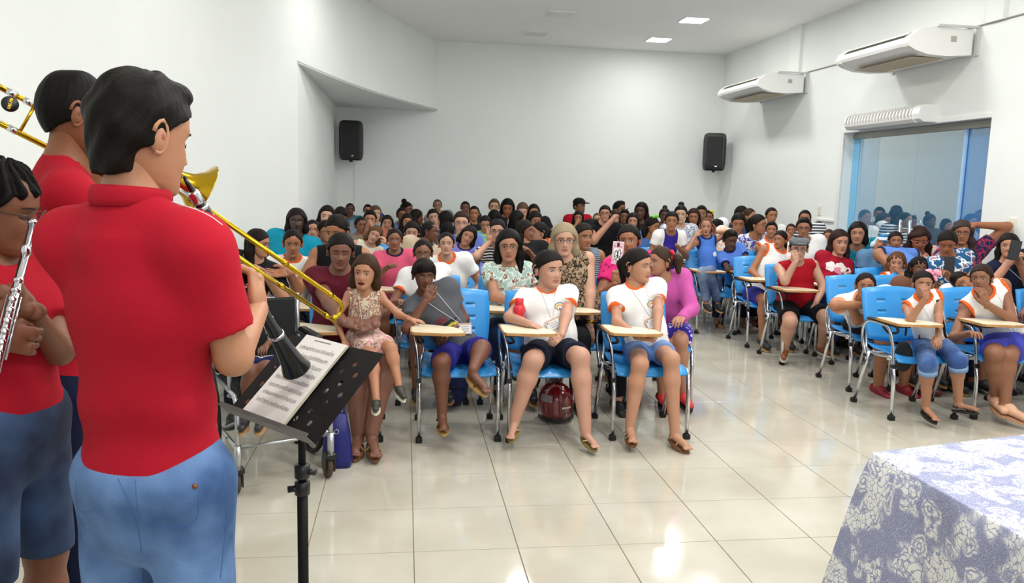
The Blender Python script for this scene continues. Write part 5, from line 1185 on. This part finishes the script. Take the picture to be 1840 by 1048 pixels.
q('girl with long black hair behind the whispering girls', 962, 396, 9.6, 31, (1.62, 9.7), skin='9a6848', hair='long', shirt='tee', sc='24262e', yaw=.3, pitch=.2, pants=None)
q('person with dark hair bowed down near the centre', 930, 396, 10.6, 32, (1.50, 10.6), skin=MD, hair='curly', hc='120e0d', shirt='tee', sc='20222a', yaw=2.0, pants=None)
q('man in black cap and red shirt against back wall', 1041, 371, 12.7, 28, (2.85, 12.8), skin='8a5a40', hair='short', shirt='tee', smat=cloth('b01028'), yaw=.85, b=1.15, pants=None, cap='cap')
q('child covering mouth in front of man in black cap', 1039, 392, 11.7, 24, (2.62, 11.8), skin='a8704e', hair='bob', hc='120e0d', shirt='tee', sc='9c6a5c', arms={'a': 'mouth', 'b': 'lap'}, pants=None)
q('woman with glasses and black T-shirt, arm across chest', 1087, 384, 9.8, 29, (2.45, 9.9), skin='b88468', hair='bun', gl='3a2c24', shirt='tee', sc='0f0f12', b=1.25, arms={'a': (1094, 402, -.2), 'b': 'lap'}, poles={'a': V(-.8, -.2, -1)}, mouth='smile', pants='jeans', pc='15151a')
q('small child left of the woman in black T-shirt', 1073, 394, 11.2, 22, (2.95, 11.3), skin='c1927a', hair='short', hc='5a4430', shirt='tee', sc='8a7a6a', pants=None)
q('man with short hair looking to the right at back', 1113, 376, 12.3, 28, (3.35, 12.4), skin='8a5a40', hair='quiff', shirt='tee', sc='6a5c4c', yaw=1.0, pants=None)
q('girl with long hair between two adults near back', 1104, 392, 10.9, 27, (3.0, 10.5), skin='c1927a', hair='long', hc='2a1c16', shirt='tee', sc='3a3c44', yaw=.3, pants=None)
q('child with tufted hair in the middle of the back', 1122, 390, 11.6, 26, (3.45, 11.5), skin=DK, hair='spiky', shirt='tee', sc='4a4c54', pants=None)
q('girl with dark parted hair looking straight at camera', 1137, 398, 10.0, 29, (3.02, 9.75), skin='b88468', hair='long', shirt='tee', sc='2a2c34', pants=None)
q('dark-skinned woman with long black hair at back', 1152, 380, 11.6, 31, (3.95, 11.9), skin='5a3626', hair='long', hc='0f0c0b', shirt='long', sc='2a1c20', yaw=-.3, pants=None)
q('girl with green bow and blue shirt leaning forward', 1172, 406, 9.0, 30, (2.82, 9.0), skin='a8704e', hair='curly', hc='120e0d', shirt='tee', sc='5b86cc', yaw=1.0, pitch=.2, mouth='smile', arms={'a': 'lap', 'b': 'cheek'}, pants=None)
q('woman in purple and white raglan shirt leaning forward', 1207, 398, 8.6, 35, (2.78, 8.6), pel=(2.72, 8.85), skin='9a6848', hair='bun', shirt='raglan', sc='efeeeb', sc2='33278c', b=1.15, arms={'a': (1180, 446, -.1), 'b': (1220, 446, -.1)}, poles={'a': V(-.4, 0, -1), 'b': V(.4, 0, -1)}, s=.88, pants='jeans', pc='2a2c5c')
q('person with dark tied hair behind the raglan shirt woman', 1194, 388, 10.7, 27, (3.35, 10.6), skin='5a3626', hair='topbun', shirt='tee', sc='4a4038', pants=None)
q('woman with tall black bun in white patterned blouse', 1223, 386, 9.6, 33, (3.30, 9.65), skin='c9a080', hair='topbun', hc='0e0c0c', shirt='blouse', smat=pat('floral', 'e6e6e4', '7f86a4', 27), pants=None)
q('smiling woman in dark top near the right back corner', 1246, 391, 11.0, 31, (3.95, 11.1), skin='a06a4c', hair='long', hc='2a1814', shirt='tee', sc='241f2c', mouth='grin', pants=None)
q('older smiling man with glasses by right back corner', 1260, 385, 12.0, 30, (4.35, 12.1), skin='9a6848', hair='quiff', hc='2a2018', gl='c9b27a', shirt='tee', sc='3a3430', mouth='grin', pants=None)
q('girl with yellow flower in hair by right back corner', 1273, 391, 12.2, 25, (4.95, 12.3), skin=MD, hair='short', shirt='tee', sc='4a3a3a', pants=None)
q('boy in blue tank top shouting with raised hands', 1269, 408, 8.5, 32, (3.22, 8.52), skin='b07c60', hair='buzz', hc='5a3826', shirt='tank', sc='4f7fd6', trim='1c2c6c', s=.80, shw=.100, mouth='o', arms={'a': (1250, 424, -.05), 'b': (1285, 417, .0)}, poles={'a': V(-.7, -.3, -1), 'b': V(.4, .2, -1)}, hands={'a': {'pose': 'spread'}, 'b': {'pose': 'spread', 'd': V(-.3, -.2, 1)}}, pants='jeans', pmat=mat('denim_dark', '3a4c72', .85, kind='denim', h2='8090a8', bump=.3, bscale=220), legs={'a': ((1262, 490, -.35), (1270, 545, -.35)), 'b': ((1276, 488, -.35), (1290, 545, -.3))}, lod=1)
q('child with black hair behind the shouting boy', 1288, 409, 9.6, 30, (3.95, 9.8), skin=MD, hair='fringe', hc='0e0c0c', shirt='tee', sc='8c2a2c', yaw=2.5, pants=None)
q('person in white head covering by right back corner', 1299, 407, 10.6, 30, (4.45, 10.7), skin='b88468', hair='bob', hc='e6e6e6', shirt='tee', sc='e6e6e6', yaw=2.4, pants=None)
q('woman in white shirt with tied hair looking down', 1327, 401, 9.1, 36, (4.05, 9.05), skin='a8704e', hair='bun', shirt='tee', smat=pat('floral', 'efe9e2', 'e0a878', 37), pitch=.25, eyes='low', arms={'a': 'fold', 'b': 'fold'}, pants='jeans', pc='1c2340')
q('tall dark-haired woman at the right back wall', 1333, 386, 11.6, 30, (5.08, 11.6), skin=MD, hair='long', hc='17110e', shirt='tee', sc='2a2c34', yaw=.9, pants=None)
q('brown-haired person in profile beside right wall', 1347, 389, 10.8, 29, (5.0, 10.7), skin='b07c60', hair='short', hc='3a2a1c', shirt='tee', sc='3a4460', yaw=1.1, pants=None)
q('woman in white and blue blouse with glasses, in profile', 1362, 404, 8.9, 37, (4.60, 9.0), skin='a8704e', hair='pony', gl='6a5a4a', shirt='blouse', smat=pat('floral', 'e9e9ee', '4a4c9c', 20), yaw=1.15, pants='jeans', pc='1c2340')
q('man in white shirt with short black hair by wall', 1386, 388, 10.2, 30, (5.08, 9.75), skin='a8704e', hair='short', shirt='tee', sc='efeeeb', yaw=.35, pants=None)
q('boy in white tank with orange collar near right wall', 1386, 413, 8.5, 29, (4.72, 8.2), skin='a8704e', hair='quiff', shirt='tank', trim='ef6a2c', pants='shorts', pc='1d2140', lod=1)
q('girl in white tank with orange trim, smiling in profile', 1402, 431, 7.7, 33, (4.10, 7.55), skin='a8704e', hair='pony', shirt='tank', trim='ef6a2c', yaw=-.5, mouth='smile', pants='shorts', pc='3a3c9c')
q('small child by the wall left of cap wearer', 1421, 414, 9.3, 24, (5.10, 9.0), skin=MD, hair='short', hc='2a1c14', shirt='tee', sc='6a4c3c', pants=None)
q('man with glasses and white shirt behind the flat cap boy', 1444, 411, 7.9, 38, (4.60, 7.75), skin='a06a4c', hair='quiff', gl='2a1c16', shirt='tee', sc='efeeeb', b=1.3, arms={'a': 'lap', 'b': 'fold'}, pants='jeans', pc='1c2340')
q('man with black cap and striped shirt beside right wall', 1446, 393, 9.3, 31, (5.12, 8.35), skin=MD, hair='short', hc='0e0c0c', shirt='tee', smat=pat('stripes', 'e6e6e6', '2a2c34', 9), pants=None)
q('boy in blue shirt sitting cross-legged, eyes lowered', 1312, 431, 8.36, 36, (3.71, 8.40), skin='5c3a28', hair='quiff', shirt='tee', sc='5c83dc', trim='16224c', s=.80, shw=.112, yaw=.45, pitch=.28, eyes='low', pants='shorts', pc='2c3c6c', arms={'a': (1332, 478, -.28), 'b': (1352, 480, -.28)}, legs={'a': ((-.24, .30, -.03), (.08, .26, .48)), 'b': ((.24, .30, -.03), (-.08, .32, .50))}, foot={'a': (1, -.2, 0), 'b': (-1, -.2, 0)}, lod=1)
q('boy in grey flat cap, glasses and red sleeveless shirt', 1435, 447, 6.85, 46, (3.64, 6.90), skin='c1927a', hair='short', hc='2a1c14', gl='17110f', shirt='tank', smat=cloth('a81020'), pants='shorts', pc='0f1014', b=1.45, cap='flat', pitch=.08, yaw=.1, shw=.165,
  arms={'a': (1430, 470, -.17), 'b': (1466, 545, -.12)}, poles={'a': V(-.4, -.6, -1), 'b': V(1, 0, -.3)}, hands={'a': {'d': V(-.2, .1, 1), 'n': V(0, -1, .1)}, 'b': {'d': V(.0, -.1, -1), 'n': V(.3, -1, 0)}}, legs={'a': ((1420, 578, -.42), (1410, 626, -.25)), 'b': ((1488, 572, -.40), (1476, 620, -.15))}, foot={'a': (-.5, -.9, -.2), 'b': (.2, -1, -.1)}, shoes={'kind': 'shoe', 'c': '8a4a2a', 'sole': 'd8d0c0'})
q('woman in red shirt with white print and dark hair', 1508, 436, 7.4, 46, (4.32, 6.92), skin='b88468', hair='long', hc='2a1814', shirt='tee', sc='9c1228', pants='jeans', pc='1c3060', yaw=.4, b=1.25, arms={'a': 'fold', 'b': 'lap'})
q('child with brown hair behind woman in red shirt', 1489, 427, 8.4, 30, (5.10, 7.70), skin=MD, hair='short', hc='3a2a1c', shirt='tee', sc='c9c9cc', pants=None)
q('woman with pale headband and teal spotted dress', 1541, 420, 7.6, 42, (5.02, 7.0), skin='b07c60', hair='bob', hc='120e0d', shirt='tee', smat=pat('dots', '1d8ca0', '0f4f68', 22), pants='jeans', pc='2a3c4c', b=1.15)
q('child in blue and white striped woollen hat, leaning', 1584, 437, 7.3, 32, (4.98, 6.35), skin='a8704e', hair='bob', hc='c9dce8', shirt='tee', sc='5c83a8', roll=.5, pants=None, cap='beanie')
q('girl in blue tank top with hair tied back', 1609, 433, 6.95, 35, (4.55, 6.28), skin='9a6848', hair='pony', shirt='tank', sc='5c83cc', trim='1c2c5c', yaw=.15, pants='shorts', pc='1d2140')
q('boy in white shirt resting chin on his folded arms', 1555, 514, 5.62, 49, (3.74, 5.96), pel=(3.80, 6.05), skin='a8704e', hair='short', shirt='tee', trim='f0a080', pants='shorts', pc='2c2018', yaw=.1, arms={'a': (1556, 548, -.05), 'b': (1528, 547, -.02)}, poles={'a': V(-1, -.2, 0), 'b': V(.6, .5, -.5)}, hands={'a': {'pose': 'flat', 'd': V(1, -.2, 0)}, 'b': {'pose': 'flat', 'd': V(-1, -.2, 0)}}, shoes={'kind': 'shoe', 'c': '8c1420'}, legs={'a': ((-.08, .38, -.02), (-.08, .36, .07)), 'b': ((.12, .38, -.02), (.14, .36, .07))})
q('little child with brown curls chewing on a hand', 1611, 473, 6.65, 40, (4.40, 6.62), skin='b88468', hair='curly', hc='5a3c26', shirt='tank', trim='ef6a2c', arms={'a': 'lap', 'b': 'mouth'}, pants='shorts', pc='3a3c9c')
q('woman with glasses and wavy hair in peach patterned blouse', 1652, 430, 7.15, 46, (4.99, 7.12), skin='9a6040', hair='wavy', hc='2e1a14', gl='c97a7a', shirt='long', smat=pat('floral', 'e0c8b8', 'e07a68', 23, 'cdb8a8'), pitch=.35, eyes='low', yaw=.15, pants=None)
q('woman in blue patterned blouse looking down at her phone', 1702, 437, 6.2, 47, (4.75, 6.15), skin='9a6040', hair='bun', hc='17110e', shirt='blouse', smat=pat('floral', '2a5c8c', 'dfe6ea', 20, 'c98a8c'), pitch=.38, eyes='low', b=1.12, arms={'a': 'lap', 'b': (1700, 492, -.22)}, pants='jeans', pc='1c2340')
q('woman with glasses raising one hand to her hair', 1729, 419, 6.6, 46, (5.12, 6.55), skin='9a6040', hair='wavy', hc='3a2c2c', gl='17110f', shirt='tee', smat=pat('floral', '22264c', 'a8344c', 23, '3a2c5c'), arms={'a': 'lap', 'b': (1752, 404, -.02)}, poles={'b': V(1, -.2, -.2)}, pants=None)
q('woman in navy sleeveless top holding phone before her face', 1812, 442, 5.75, 46, (5.05, 5.80), skin='b88468', hair='long', hc='120e0d', shirt='tank', sc='141a34', arms={'a': (1808, 478, -.20), 'b': (1834, 476, -.20)}, badge=(.05, .5, 0), pants='jeans', pc='1c2340')
q('girl with pink bow touching her nose, denim capris', 1659, 510, 5.12, 50, (3.61, 5.20), pel=(3.80, 5.22), skin='a8775a', hair='pony', hc='17110e', shirt='tank', trim='ef6a2c', pants='capri', pmat=mat('denim_light', '2f4f88', .85, kind='denim', h2='6f8fbf', bump=.3, bscale=220),
  arms={'a': (1664, 536, -.20), 'b': (1686, 628, -.30)}, poles={'a': V(-.6, -.5, -.8), 'b': V(1, 0, -.5)}, hands={'a': {'d': V(-.2, .1, 1), 'n': V(.2, -1, .1)}}, legs={'a': ((1668, 655, -.40), (1664, 728, -.34)), 'b': ((1722, 648, -.40), (1722, 722, -.36))}, foot={'a': (.0, -1, -.25), 'b': (.55, -.85, .1)}, shoes={'kind': 'sandal', 'c': '2a2420', 'sole': '2a2420'}, badge=(.0, .12, .03), yaw=.15)
q('girl with hand on chin and purple-blue skirt', 1763, 500, 5.15, 53, (4.24, 5.20), pel=(4.44, 5.28), skin='8f5f44', hair='bun', hc='2a1c14', shirt='tank', trim='ef6a2c', pants='skirt', pc='4b50c0', yaw=-.2, roll=-.08,
  arms={'a': (1742, 600, -.25), 'b': (1772, 546, -.10)}, poles={'b': V(.9, -.3, -1)}, hands={'b': {'d': V(-.4, .0, 1), 'n': V(.1, -1, 0)}}, legs={'a': ((1786, 636, -.40), (1790, 710, -.32)), 'b': ((1812, 640, -.38), (1806, 722, -.42))}, foot={'a': (-.3, -1, -.2), 'b': (.3, -1, -.2)}, shoes={'kind': 'shoe', 'c': 'd8a888', 'sole': 'c09070'}, badge=(.03, .14, 0))
q('child in white shirt sleeping with head on arms', 1730, 506, 5.75, 44, (4.46, 5.98), pel=(4.50, 6.08), skin='a8704e', hair='pony', shirt='tee', trim='ef6a2c', roll=-1.2, pitch=.3, eyes='shut', pants='shorts', pc='2c50a0', arms={'a': 'tablet', 'b': 'tablet'})
q('child with dark bun behind the girl with pink bow', 1651, 482, 5.85, 40, (4.08, 5.96), pel=(4.10, 6.05), skin='6f4430', hair='curly', hc='120e0d', shirt='tee', sc='6f4a3a', yaw=.3, pants='shorts', pc='1d2140')
q('child cut off by right frame edge in red and blue', 1880, 492, 5.3, 52, (4.88, 5.20), pel=(4.95, 5.28), skin='6f4430', hair='short', shirt='tank', sc='c01828', pants='shorts', pc='1c30a0', arms={'a': (1836, 568, -.2), 'b': 'lap'})
PEO = []; pos = []; fix = []
for lab, x, y, d, H, ch, k in PP:
    if d < 7: k.setdefault('pel', (ch[0], ch[1]+.09) if ch else None); pos.append([k['pel'][0], k['pel'][1]]); fix.append(True)
    else:
        h_ = aty(x, y, d); pos.append([h_[0], k['pel'][1] if 'pel' in k else d+.04]); fix.append('pel' in k)
home = [tuple(p) for p in pos]
for it in range(160):
    for i in range(len(pos)):
        for j in range(i):
            dx, dy = pos[i][0]-pos[j][0], pos[i][1]-pos[j][1]; ox, oy = .50-abs(dx), .62-abs(dy)
            if ox > 0 and oy > 0:
                a = 0 if ox < oy*.9 else 1; o_ = (ox, oy)[a]*.5; sg = 1 if (dx, dy)[a] > 0 else -1
                for m_, s_ in ((i, sg), (j, -sg)):
                    if not fix[m_]: pos[m_][a] += s_*o_*(1 if not (fix[i] or fix[j]) else 2)*.6
    for i in range(len(pos)):
        if not fix[i]:
            pos[i][0] = min(max(pos[i][0], home[i][0]-.24), home[i][0]+.24); pos[i][1] = min(max(pos[i][1], home[i][1]-.30), home[i][1]+.30)
            wl_ = -1.5+.25*max(0, pos[i][1]-6.9) if pos[i][1] < 8.5 else -1.1
            pos[i][0] = min(max(pos[i][0], wl_+.30), 5.14); pos[i][1] = min(pos[i][1], 13.2)
for n_, (lab, x, y, d, H, ch, k) in enumerate(PP):
    k = dict(k); nt_ = k.pop('notab', 0)
    if not fix[n_]: ch = (pos[n_][0], pos[n_][1]-.09)
    k['pel'] = tuple(pos[n_])
    if k.get('pants') is None and d < 9.3: k['pants'] = 'shorts'; k.setdefault('pc', '23263a')
    sk = person(lab, px=(x, y), d=d, H=H, group=None, **k); sk['k'] = k; sk['lab'] = lab; PEO.append(sk)
    if ch: chair(ch[0], ch[1], 0, 'blue tablet chair of '+' '.join(lab.split()[:12]), simple=d > 8.7, tablet=not nt_)
def find(s): return next(p for p in PEO if s in p['lab'])
# ------------------------------------------------------------------ worn and carried things, built on each person's head or chest
def hloc(p, x, y, z): return p['Hc']-p['O']+p['R']@(V(x, y, z)*p['hs'])
def capmesh(p, kind):
    hs, R, c = p['hs'], p['R'], p['Hc']-p['O']; S = SDF()
    if kind == 'flat':
        S.ell((0, -.005, .075), (.098, .118, .042), None, .02); S.ell((0, .01, .055), (.086, .10, .04), None, .02); m = cloth('6d7176', h2='5a5e63', scale=40); n = 'flat_cap'
        S.ell((0, -.085, .062), (.066, .05, .010), None, .01)
    elif kind == 'cap':
        S.ell((0, .008, .06), (.088, .106, .075), None, .02, [(V(0, 0, .045), V(0, 0, -1))]); S.ell((0, -.13, .055), (.058, .07, .008), None, .01); m = cloth('131316'); n = 'baseball_cap'
    else:
        S.ell((0, .012, .055), (.092, .110, .085), None, .02, [(V(0, 0, .03), V(0, .1, -1))]); S.cap((0, 0, .13), (0, 0, .15), .02, None, .01); m = pat('stripes', 'dce6ee', '2a6fa0', 5.5); n = 'striped_hat'
    v, f = S.build(.006 if p['Hc'][1] < 8 else .011); link(n, mesh((v*hs)@R.T+c, f), [m], p['root'], True)
for p in PEO:
    if p['k'].get('cap'): capmesh(p, p['k']['cap'])
def bow(p, x, y, z, col, sz, nm):
    b = MB(); c = hloc(p, x, y, z); R = p['R']
    for s in (-1, 1):
        b.ell(c+R@V(s*sz*.6, 0, .2*sz), (sz*.62, sz*.3, sz*.42), R@np.array(Matrix.Rotation(s*.5, 3, 'Y')), 10, 7); b.ell(c+R@V(s*sz*.4, .0, -.6*sz), (sz*.25, sz*.12, sz*.5), R@np.array(Matrix.Rotation(-s*.5, 3, 'Y')), 8, 6)
    b.ell(c, (sz*.25,)*3, None, 8, 6); b.out(nm, mat('ribbon', col, .6), p['root'], True)
bow(find('pink bow touching'), .065, -.02, .10, 'f29ab0', .050, 'hair_bow'); bow(find('green bow'), 0.0, -.02, .135, '6fd02c', .05, 'hair_bow'); bow(find('red scrunchie'), .06, .05, .075, 'd81f30', .040, 'scrunchie')
p = find('yellow flower'); bow(p, .05, -.03, .10, 'e8d820', .04, 'hair_flower')
p = find('turning her head'); bow(p, 0, .075, .085, 'd84030', .022, 'hair_tie')
def band_on(p, col, z0=.075):
    MB().tube([hloc(p, .088*math.sin(a), .0+.02, .02+.108*math.cos(a)) for a in np.linspace(-1.5, 1.5, 20)], .007*p['hs'], 8, flat=.6).out('headband', mat('ribbon', col, .6), p['root'], True)
band_on(find('pale headband and teal'), 'dfc4c0'); band_on(find('pale headband near'), 'e0cfc0')
def earrings(p, col='e8e4da'):
    b = MB()
    for s in (-1, 1): b.ell(hloc(p, s*.078, .008, -.042), (.005,)*3, None, 8, 6)
    b.out('earring', mat('pearl', col, .2), p['root'], True)
for s in ('mint floral', 'cross-legged', 'red shirt with white print', 'blonde'): earrings(find(s))
def on_chest(p, r, u, m, nm, w, h, shape='disc', off=.003, seg=16):
    f = p['chest']
    if f is None:
        for ch_ in p['root'].children:
            if ch_.name.split('.')[0] == 'shirt':
                bv = BVHTree.FromPolygons([v.co for v in ch_.data.vertices], [q_.vertices for q_ in ch_.data.polygons])
                def f(r_, u_):
                    o_ = p['B'](r_, .6, u_)-p['O']; hh_ = bv.ray_cast(Vector(o_), Vector(-p['fw'])); return (np.array(hh_[0])+p['O'], np.array(hh_[1])) if hh_[0] else (p['B'](r_, .12, u_), p['fw'])
    n = seg; pts = [f(r, u)[0]]; P = [pts[0]+p['fw']*off*1.2-p['O']]
    for i in range(n):
        a = 2*PI*i/n; rr = 1+(.25*math.sin(a*3+1)*math.cos(2*a) if shape == 'blot' else 0); g = f(r+w*math.cos(a)*rr, u+h*math.sin(a)*rr)[0]; ex_ = (g-pts[0])@p['fw']; g = g-p['fw']*max(0, ex_-.025); P.append(g+p['fw']*off-p['O'])
    return MB().add(P, [(0, i+1, (i+1) % n+1) for i in range(n)]).out(nm, m, p['root'])
for s, r, u in (('turning her head', .062, .74), ('seen in profile, denim', .055, .70)):
    p = find(s); s_, L_ = p['s'], p['L']
    for k, (c, w) in enumerate((('7f93b8', 1), ('e8d27a', .82), ('d98a6a', .64), ('efeeeb', .46), ('4c5c8c', .2))): on_chest(p, r*s_*1.2, L_*u-(.004*k), mat('print', c, .7), 'emblem_ring' if k < 4 else 'emblem_dot', .034*w, .026*w, off=.003+.0012*k)
p = find('teal shirt with round'); on_chest(p, .05, p['L']*.55, mat('print', 'e6eef0', .7), 'round_print', .085, .10, off=.004); on_chest(p, .07, p['L']*.52, mat('print', '1490ae', .7), 'inner_print', .035, .05, off=.006)
p = find('red shirt with white print')
for r, u, w, h, c in ((-.08, .68, .05, .05, 'e8dcdc'), (.02, .72, .06, .05, 'e8dcdc'), (.10, .66, .045, .05, 'e8dcdc'), (-.0, .63, .05, .035, 'd87c94'), (.04, .66, .022, .018, 'e8e8d0')): on_chest(p, r, p['L']*u, mat('print', c, .7), 'printed_patch', w, h, 'blot', .004 if c == 'e8dcdc' else .006)
p = find('shouting'); on_chest(p, .06, p['L']*.62, mat('print', 'e6eef0', .7), 'round_badge_print', .028, .028)
p = find('grey T-shirt'); on_chest(p, .02, p['L']*.42, mat('print', 'd0c83a', .7), 'shirt_print', .05, .016, 'blot'); on_chest(p, .02, p['L']*.47, mat('print', '17171a', .7), 'shirt_print', .055, .014, 'blot'); on_chest(p, -.02, p['L']*.53, mat('print', '7a2a34', .7), 'shirt_print', .045, .010, 'blot'); on_chest(p, -.01, p['L']*.58, mat('print', '7a2a34', .7), 'shirt_print', .035, .008, 'blot')
# wrist things
def watch(p, k, m, nm, r=.0295):
    Sh, E, Tt = p['J'][k]; dd = nrm(Tt-E); MB().tube([Tt-dd*.045-p['O'], Tt-dd*.025-p['O']], r*p['s'], 16).out(nm, m, p['root'], True)
watch(find('blonde'), 'b', GOLD, 'wristwatch', .034)
# phones
def phone(c, d_, up_, lab, col='15161a', back=None, w=.075, h=.15):
    n = nrm(d_); u = np.asarray(up_, float); u = nrm(u-n*(u@n)); x = np.cross(u, n); R = np.stack([x, n, u], 1)
    t = thing('phone', lab, 'phone', c); MB().box((0, 0, 0), (w, .009, h), R, .003).out('case', mat('phone_case', col, .35), t)
    MB().box(-n*.0052, (w*.92, .001, h*.92), R).out('screen', mat('screen', '0c0d12', .12), t)
    if back:
        MB().box(n*.0052+u*h*.36, (.018, .002, .03), R).out('camera_lens', BLACKP, t); b = MB()
        for s_ in (-1, 1): b.tube([n*.006+x*(s_*.011+.010*math.cos(a))+u*(-.010+.034*math.sin(a)+s_*.004) for a in np.linspace(0, 2*PI, 14)[:-1]], .0028, 5, True)
        b.tube([n*.006+x*(.019*math.cos(a))+u*(-.035+.018*math.sin(a)) for a in np.linspace(0, 2*PI, 14)[:-1]], .0022, 5, True)
        MB().box(n*.0052-u*.012, (.054, .0014, .09), R).out('white_print', PAPER, t)
        b.out('case_drawing', mat('ink2', '2a2024', .6), t)
        for k, (a, c_) in enumerate(((-.024, .05), (.022, .045), (.026, .0), (-.027, -.05))): MB().box(n*.0055+x*a+u*c_, (.009, .0014, .009), R).out('case_heart', mat('print', 'd0507c', .6), t)
    return t
phone(aty(1110, 455, 5.52), nrm(CAM-aty(1110, 455, 5.52)), V(.05, 0, 1), 'pink-cased phone held up by woman in dotted blouse', 'e8b8c4', True, .080, .165)
phone(aty(1823, 450, 5.45), nrm(CAM-aty(1823, 450, 5.45)), V(.15, 0, 1), 'black phone held before face near right frame edge', '121216')
phone(aty(1706, 477, 6.0), nrm(CAM-aty(1706, 477, 6.0)), V(0, .1, 1), 'black phone held low by woman in blue patterned blouse', '0f1014')
c_ = find('lifting camera'); phone(c_['Hc']+c_['R']@(V(0, -.16, -.05)), V(-.1, -1, 0), V(1, 0, 0), 'small dark camera held by curly-haired woman', '17171a', None, .05, .09)
# bottle, papers
bz = .6955; bp0 = atz(933, 583, bz); t = thing('water_bottle', 'red plastic water bottle standing on the tablet', 'bottle', (bp0[0], bp0[1]+.02, bz)); RP = mat('red_plastic', 'd6303a', .3)
MB().lathe([(.034, 0), (.037, .004), (.037, .045), (.033, .055), (.037, .065), (.037, .10), (.030, .118), (.024, .122)], seg=24).out('bottle_body', RP, t, True); MB().lathe([(.025, .118), (.027, .122), (.027, .158), (.024, .162), (.001, .162)], seg=24).out('screw_cap', RP, t, True)
def paper(x, y, z, rz, w, h, lab, n=2, par=None):
    t = thing('paper_sheets', lab, 'papers', (x, y, z), rz)
    for i in range(n): MB().box((.004*i, .003*i, .001+.0014*i), (w, h, .001), np.array(Matrix.Rotation(.04*i, 3, 'Z'))).out('sheet', PAPER, t)
    b = MB()
    for i in range(6): b.box((0, h*.35-i*h*.13, .0014*n+.0014), (w*.8, .004, .0003))
    b.out('printed_lines', INK, t); return t
paper(-1.05, 5.62, .697, .3, .21, .28, 'printed sheets on tablet below woman in profile'); paper(-.93, 5.78, .70, -.2, .20, .27, 'white papers on a tablet under the slide')
q2 = find('wheelchair'); paper(-.74, 4.22, .62, .4, .15, .21, 'small white paper on lap of child in wheelchair')
# backpack and bag
def backpack(c, lab, m1, m2, w=.26, h=.36):
    t = thing('backpack', lab, 'backpack', c); S = SDF(); S.ell((0, 0, h*.48), (w*.52, .10, h*.52), None, .03, [(V(0, 0, .0), V(0, 0, -1))]); S.ell((0, -.06, h*.32), (w*.40, .07, h*.26), None, .03, [(V(0, 0, 0), V(0, 0, -1))]); v, f = S.build(.014); link('pack_body', mesh(v, f), [m1], t, True)
    MB().tube(curve_pts([(-w*.35, -.07, h*.2), (-w*.3, -.11, h*.52), (w*.3, -.11, h*.52), (w*.35, -.07, h*.2)], 5), .005, 6).out('zip', m2, t, True); MB().tube(curve_pts([(-.04, .02, h*.98), (0, .02, h*1.1), (.04, .02, h*.98)], 4), .008, 6).out('handle', m2, t, True)
    return t
backpack((1.66, 5.72, 0), 'dark patterned backpack on the floor behind profile girl', pat('floral', '1a1416', '7c1420', 16), BLACKP); backpack((2.62, 8.1, 0), 'black backpack hanging low by the raglan shirt woman', mat('black_fabric', '141416', .8), BLACKP, .3, .4)
backpack((.35, 5.5, 0), 'navy backpack on the floor behind small boy', mat('navy_fabric', '172050', .8), BLACKP, .2, .28)
t = thing('shoes_pair', 'dark red shoes left on floor behind pink bow girl', 'shoes', (4.08, 5.62, 0)); 
for s in (-1, 1):
    S = SDF(); S.cap((s*.06, -.06, .03), (s*.06, .08, .035), .032, .034, .01, None, (V(0, 0, 1), .8)); v, f = S.build(.01); link('shoe', mesh(v, f), [mat('red_leather', '6f0f1c', .4)], t, True)
p = find('pink bow touching'); b = MB(); sp_ = [p['chest'](.07, u)[0]+p['fw']*.004-p['O'] for u in np.linspace(.10*p['L'], p['L']*.93, 8)]
b.tube(sp_, .011, 8, flat=.35, up=p['fw']); b.tube([p['chest'](-.10+.0*u, u)[0]+p['fw']*.004-p['O'] for u in np.linspace(.02, p['L']*.35, 4)], .011, 8, flat=.35); b.out('bag_strap', cloth('15151a'), p['root'], True)
t = thing('black_bag', 'black shoulder bag hanging beside girl with pink bow', 'bag', (3.52, 5.12, .42)); S = SDF(); S.ell((0, 0, .0), (.045, .085, .11), None, .02); v, f = S.build(.012); link('bag_body', mesh(v, f), [mat('black_fabric', '141416', .8)], t, True)
MB().tube(curve_pts([(0, .0, .15), (.02, .02, .30), (.06, .04, .36)], 4), .008, 6).out('strap', mat('black_fabric', '141416', .8), t, True)
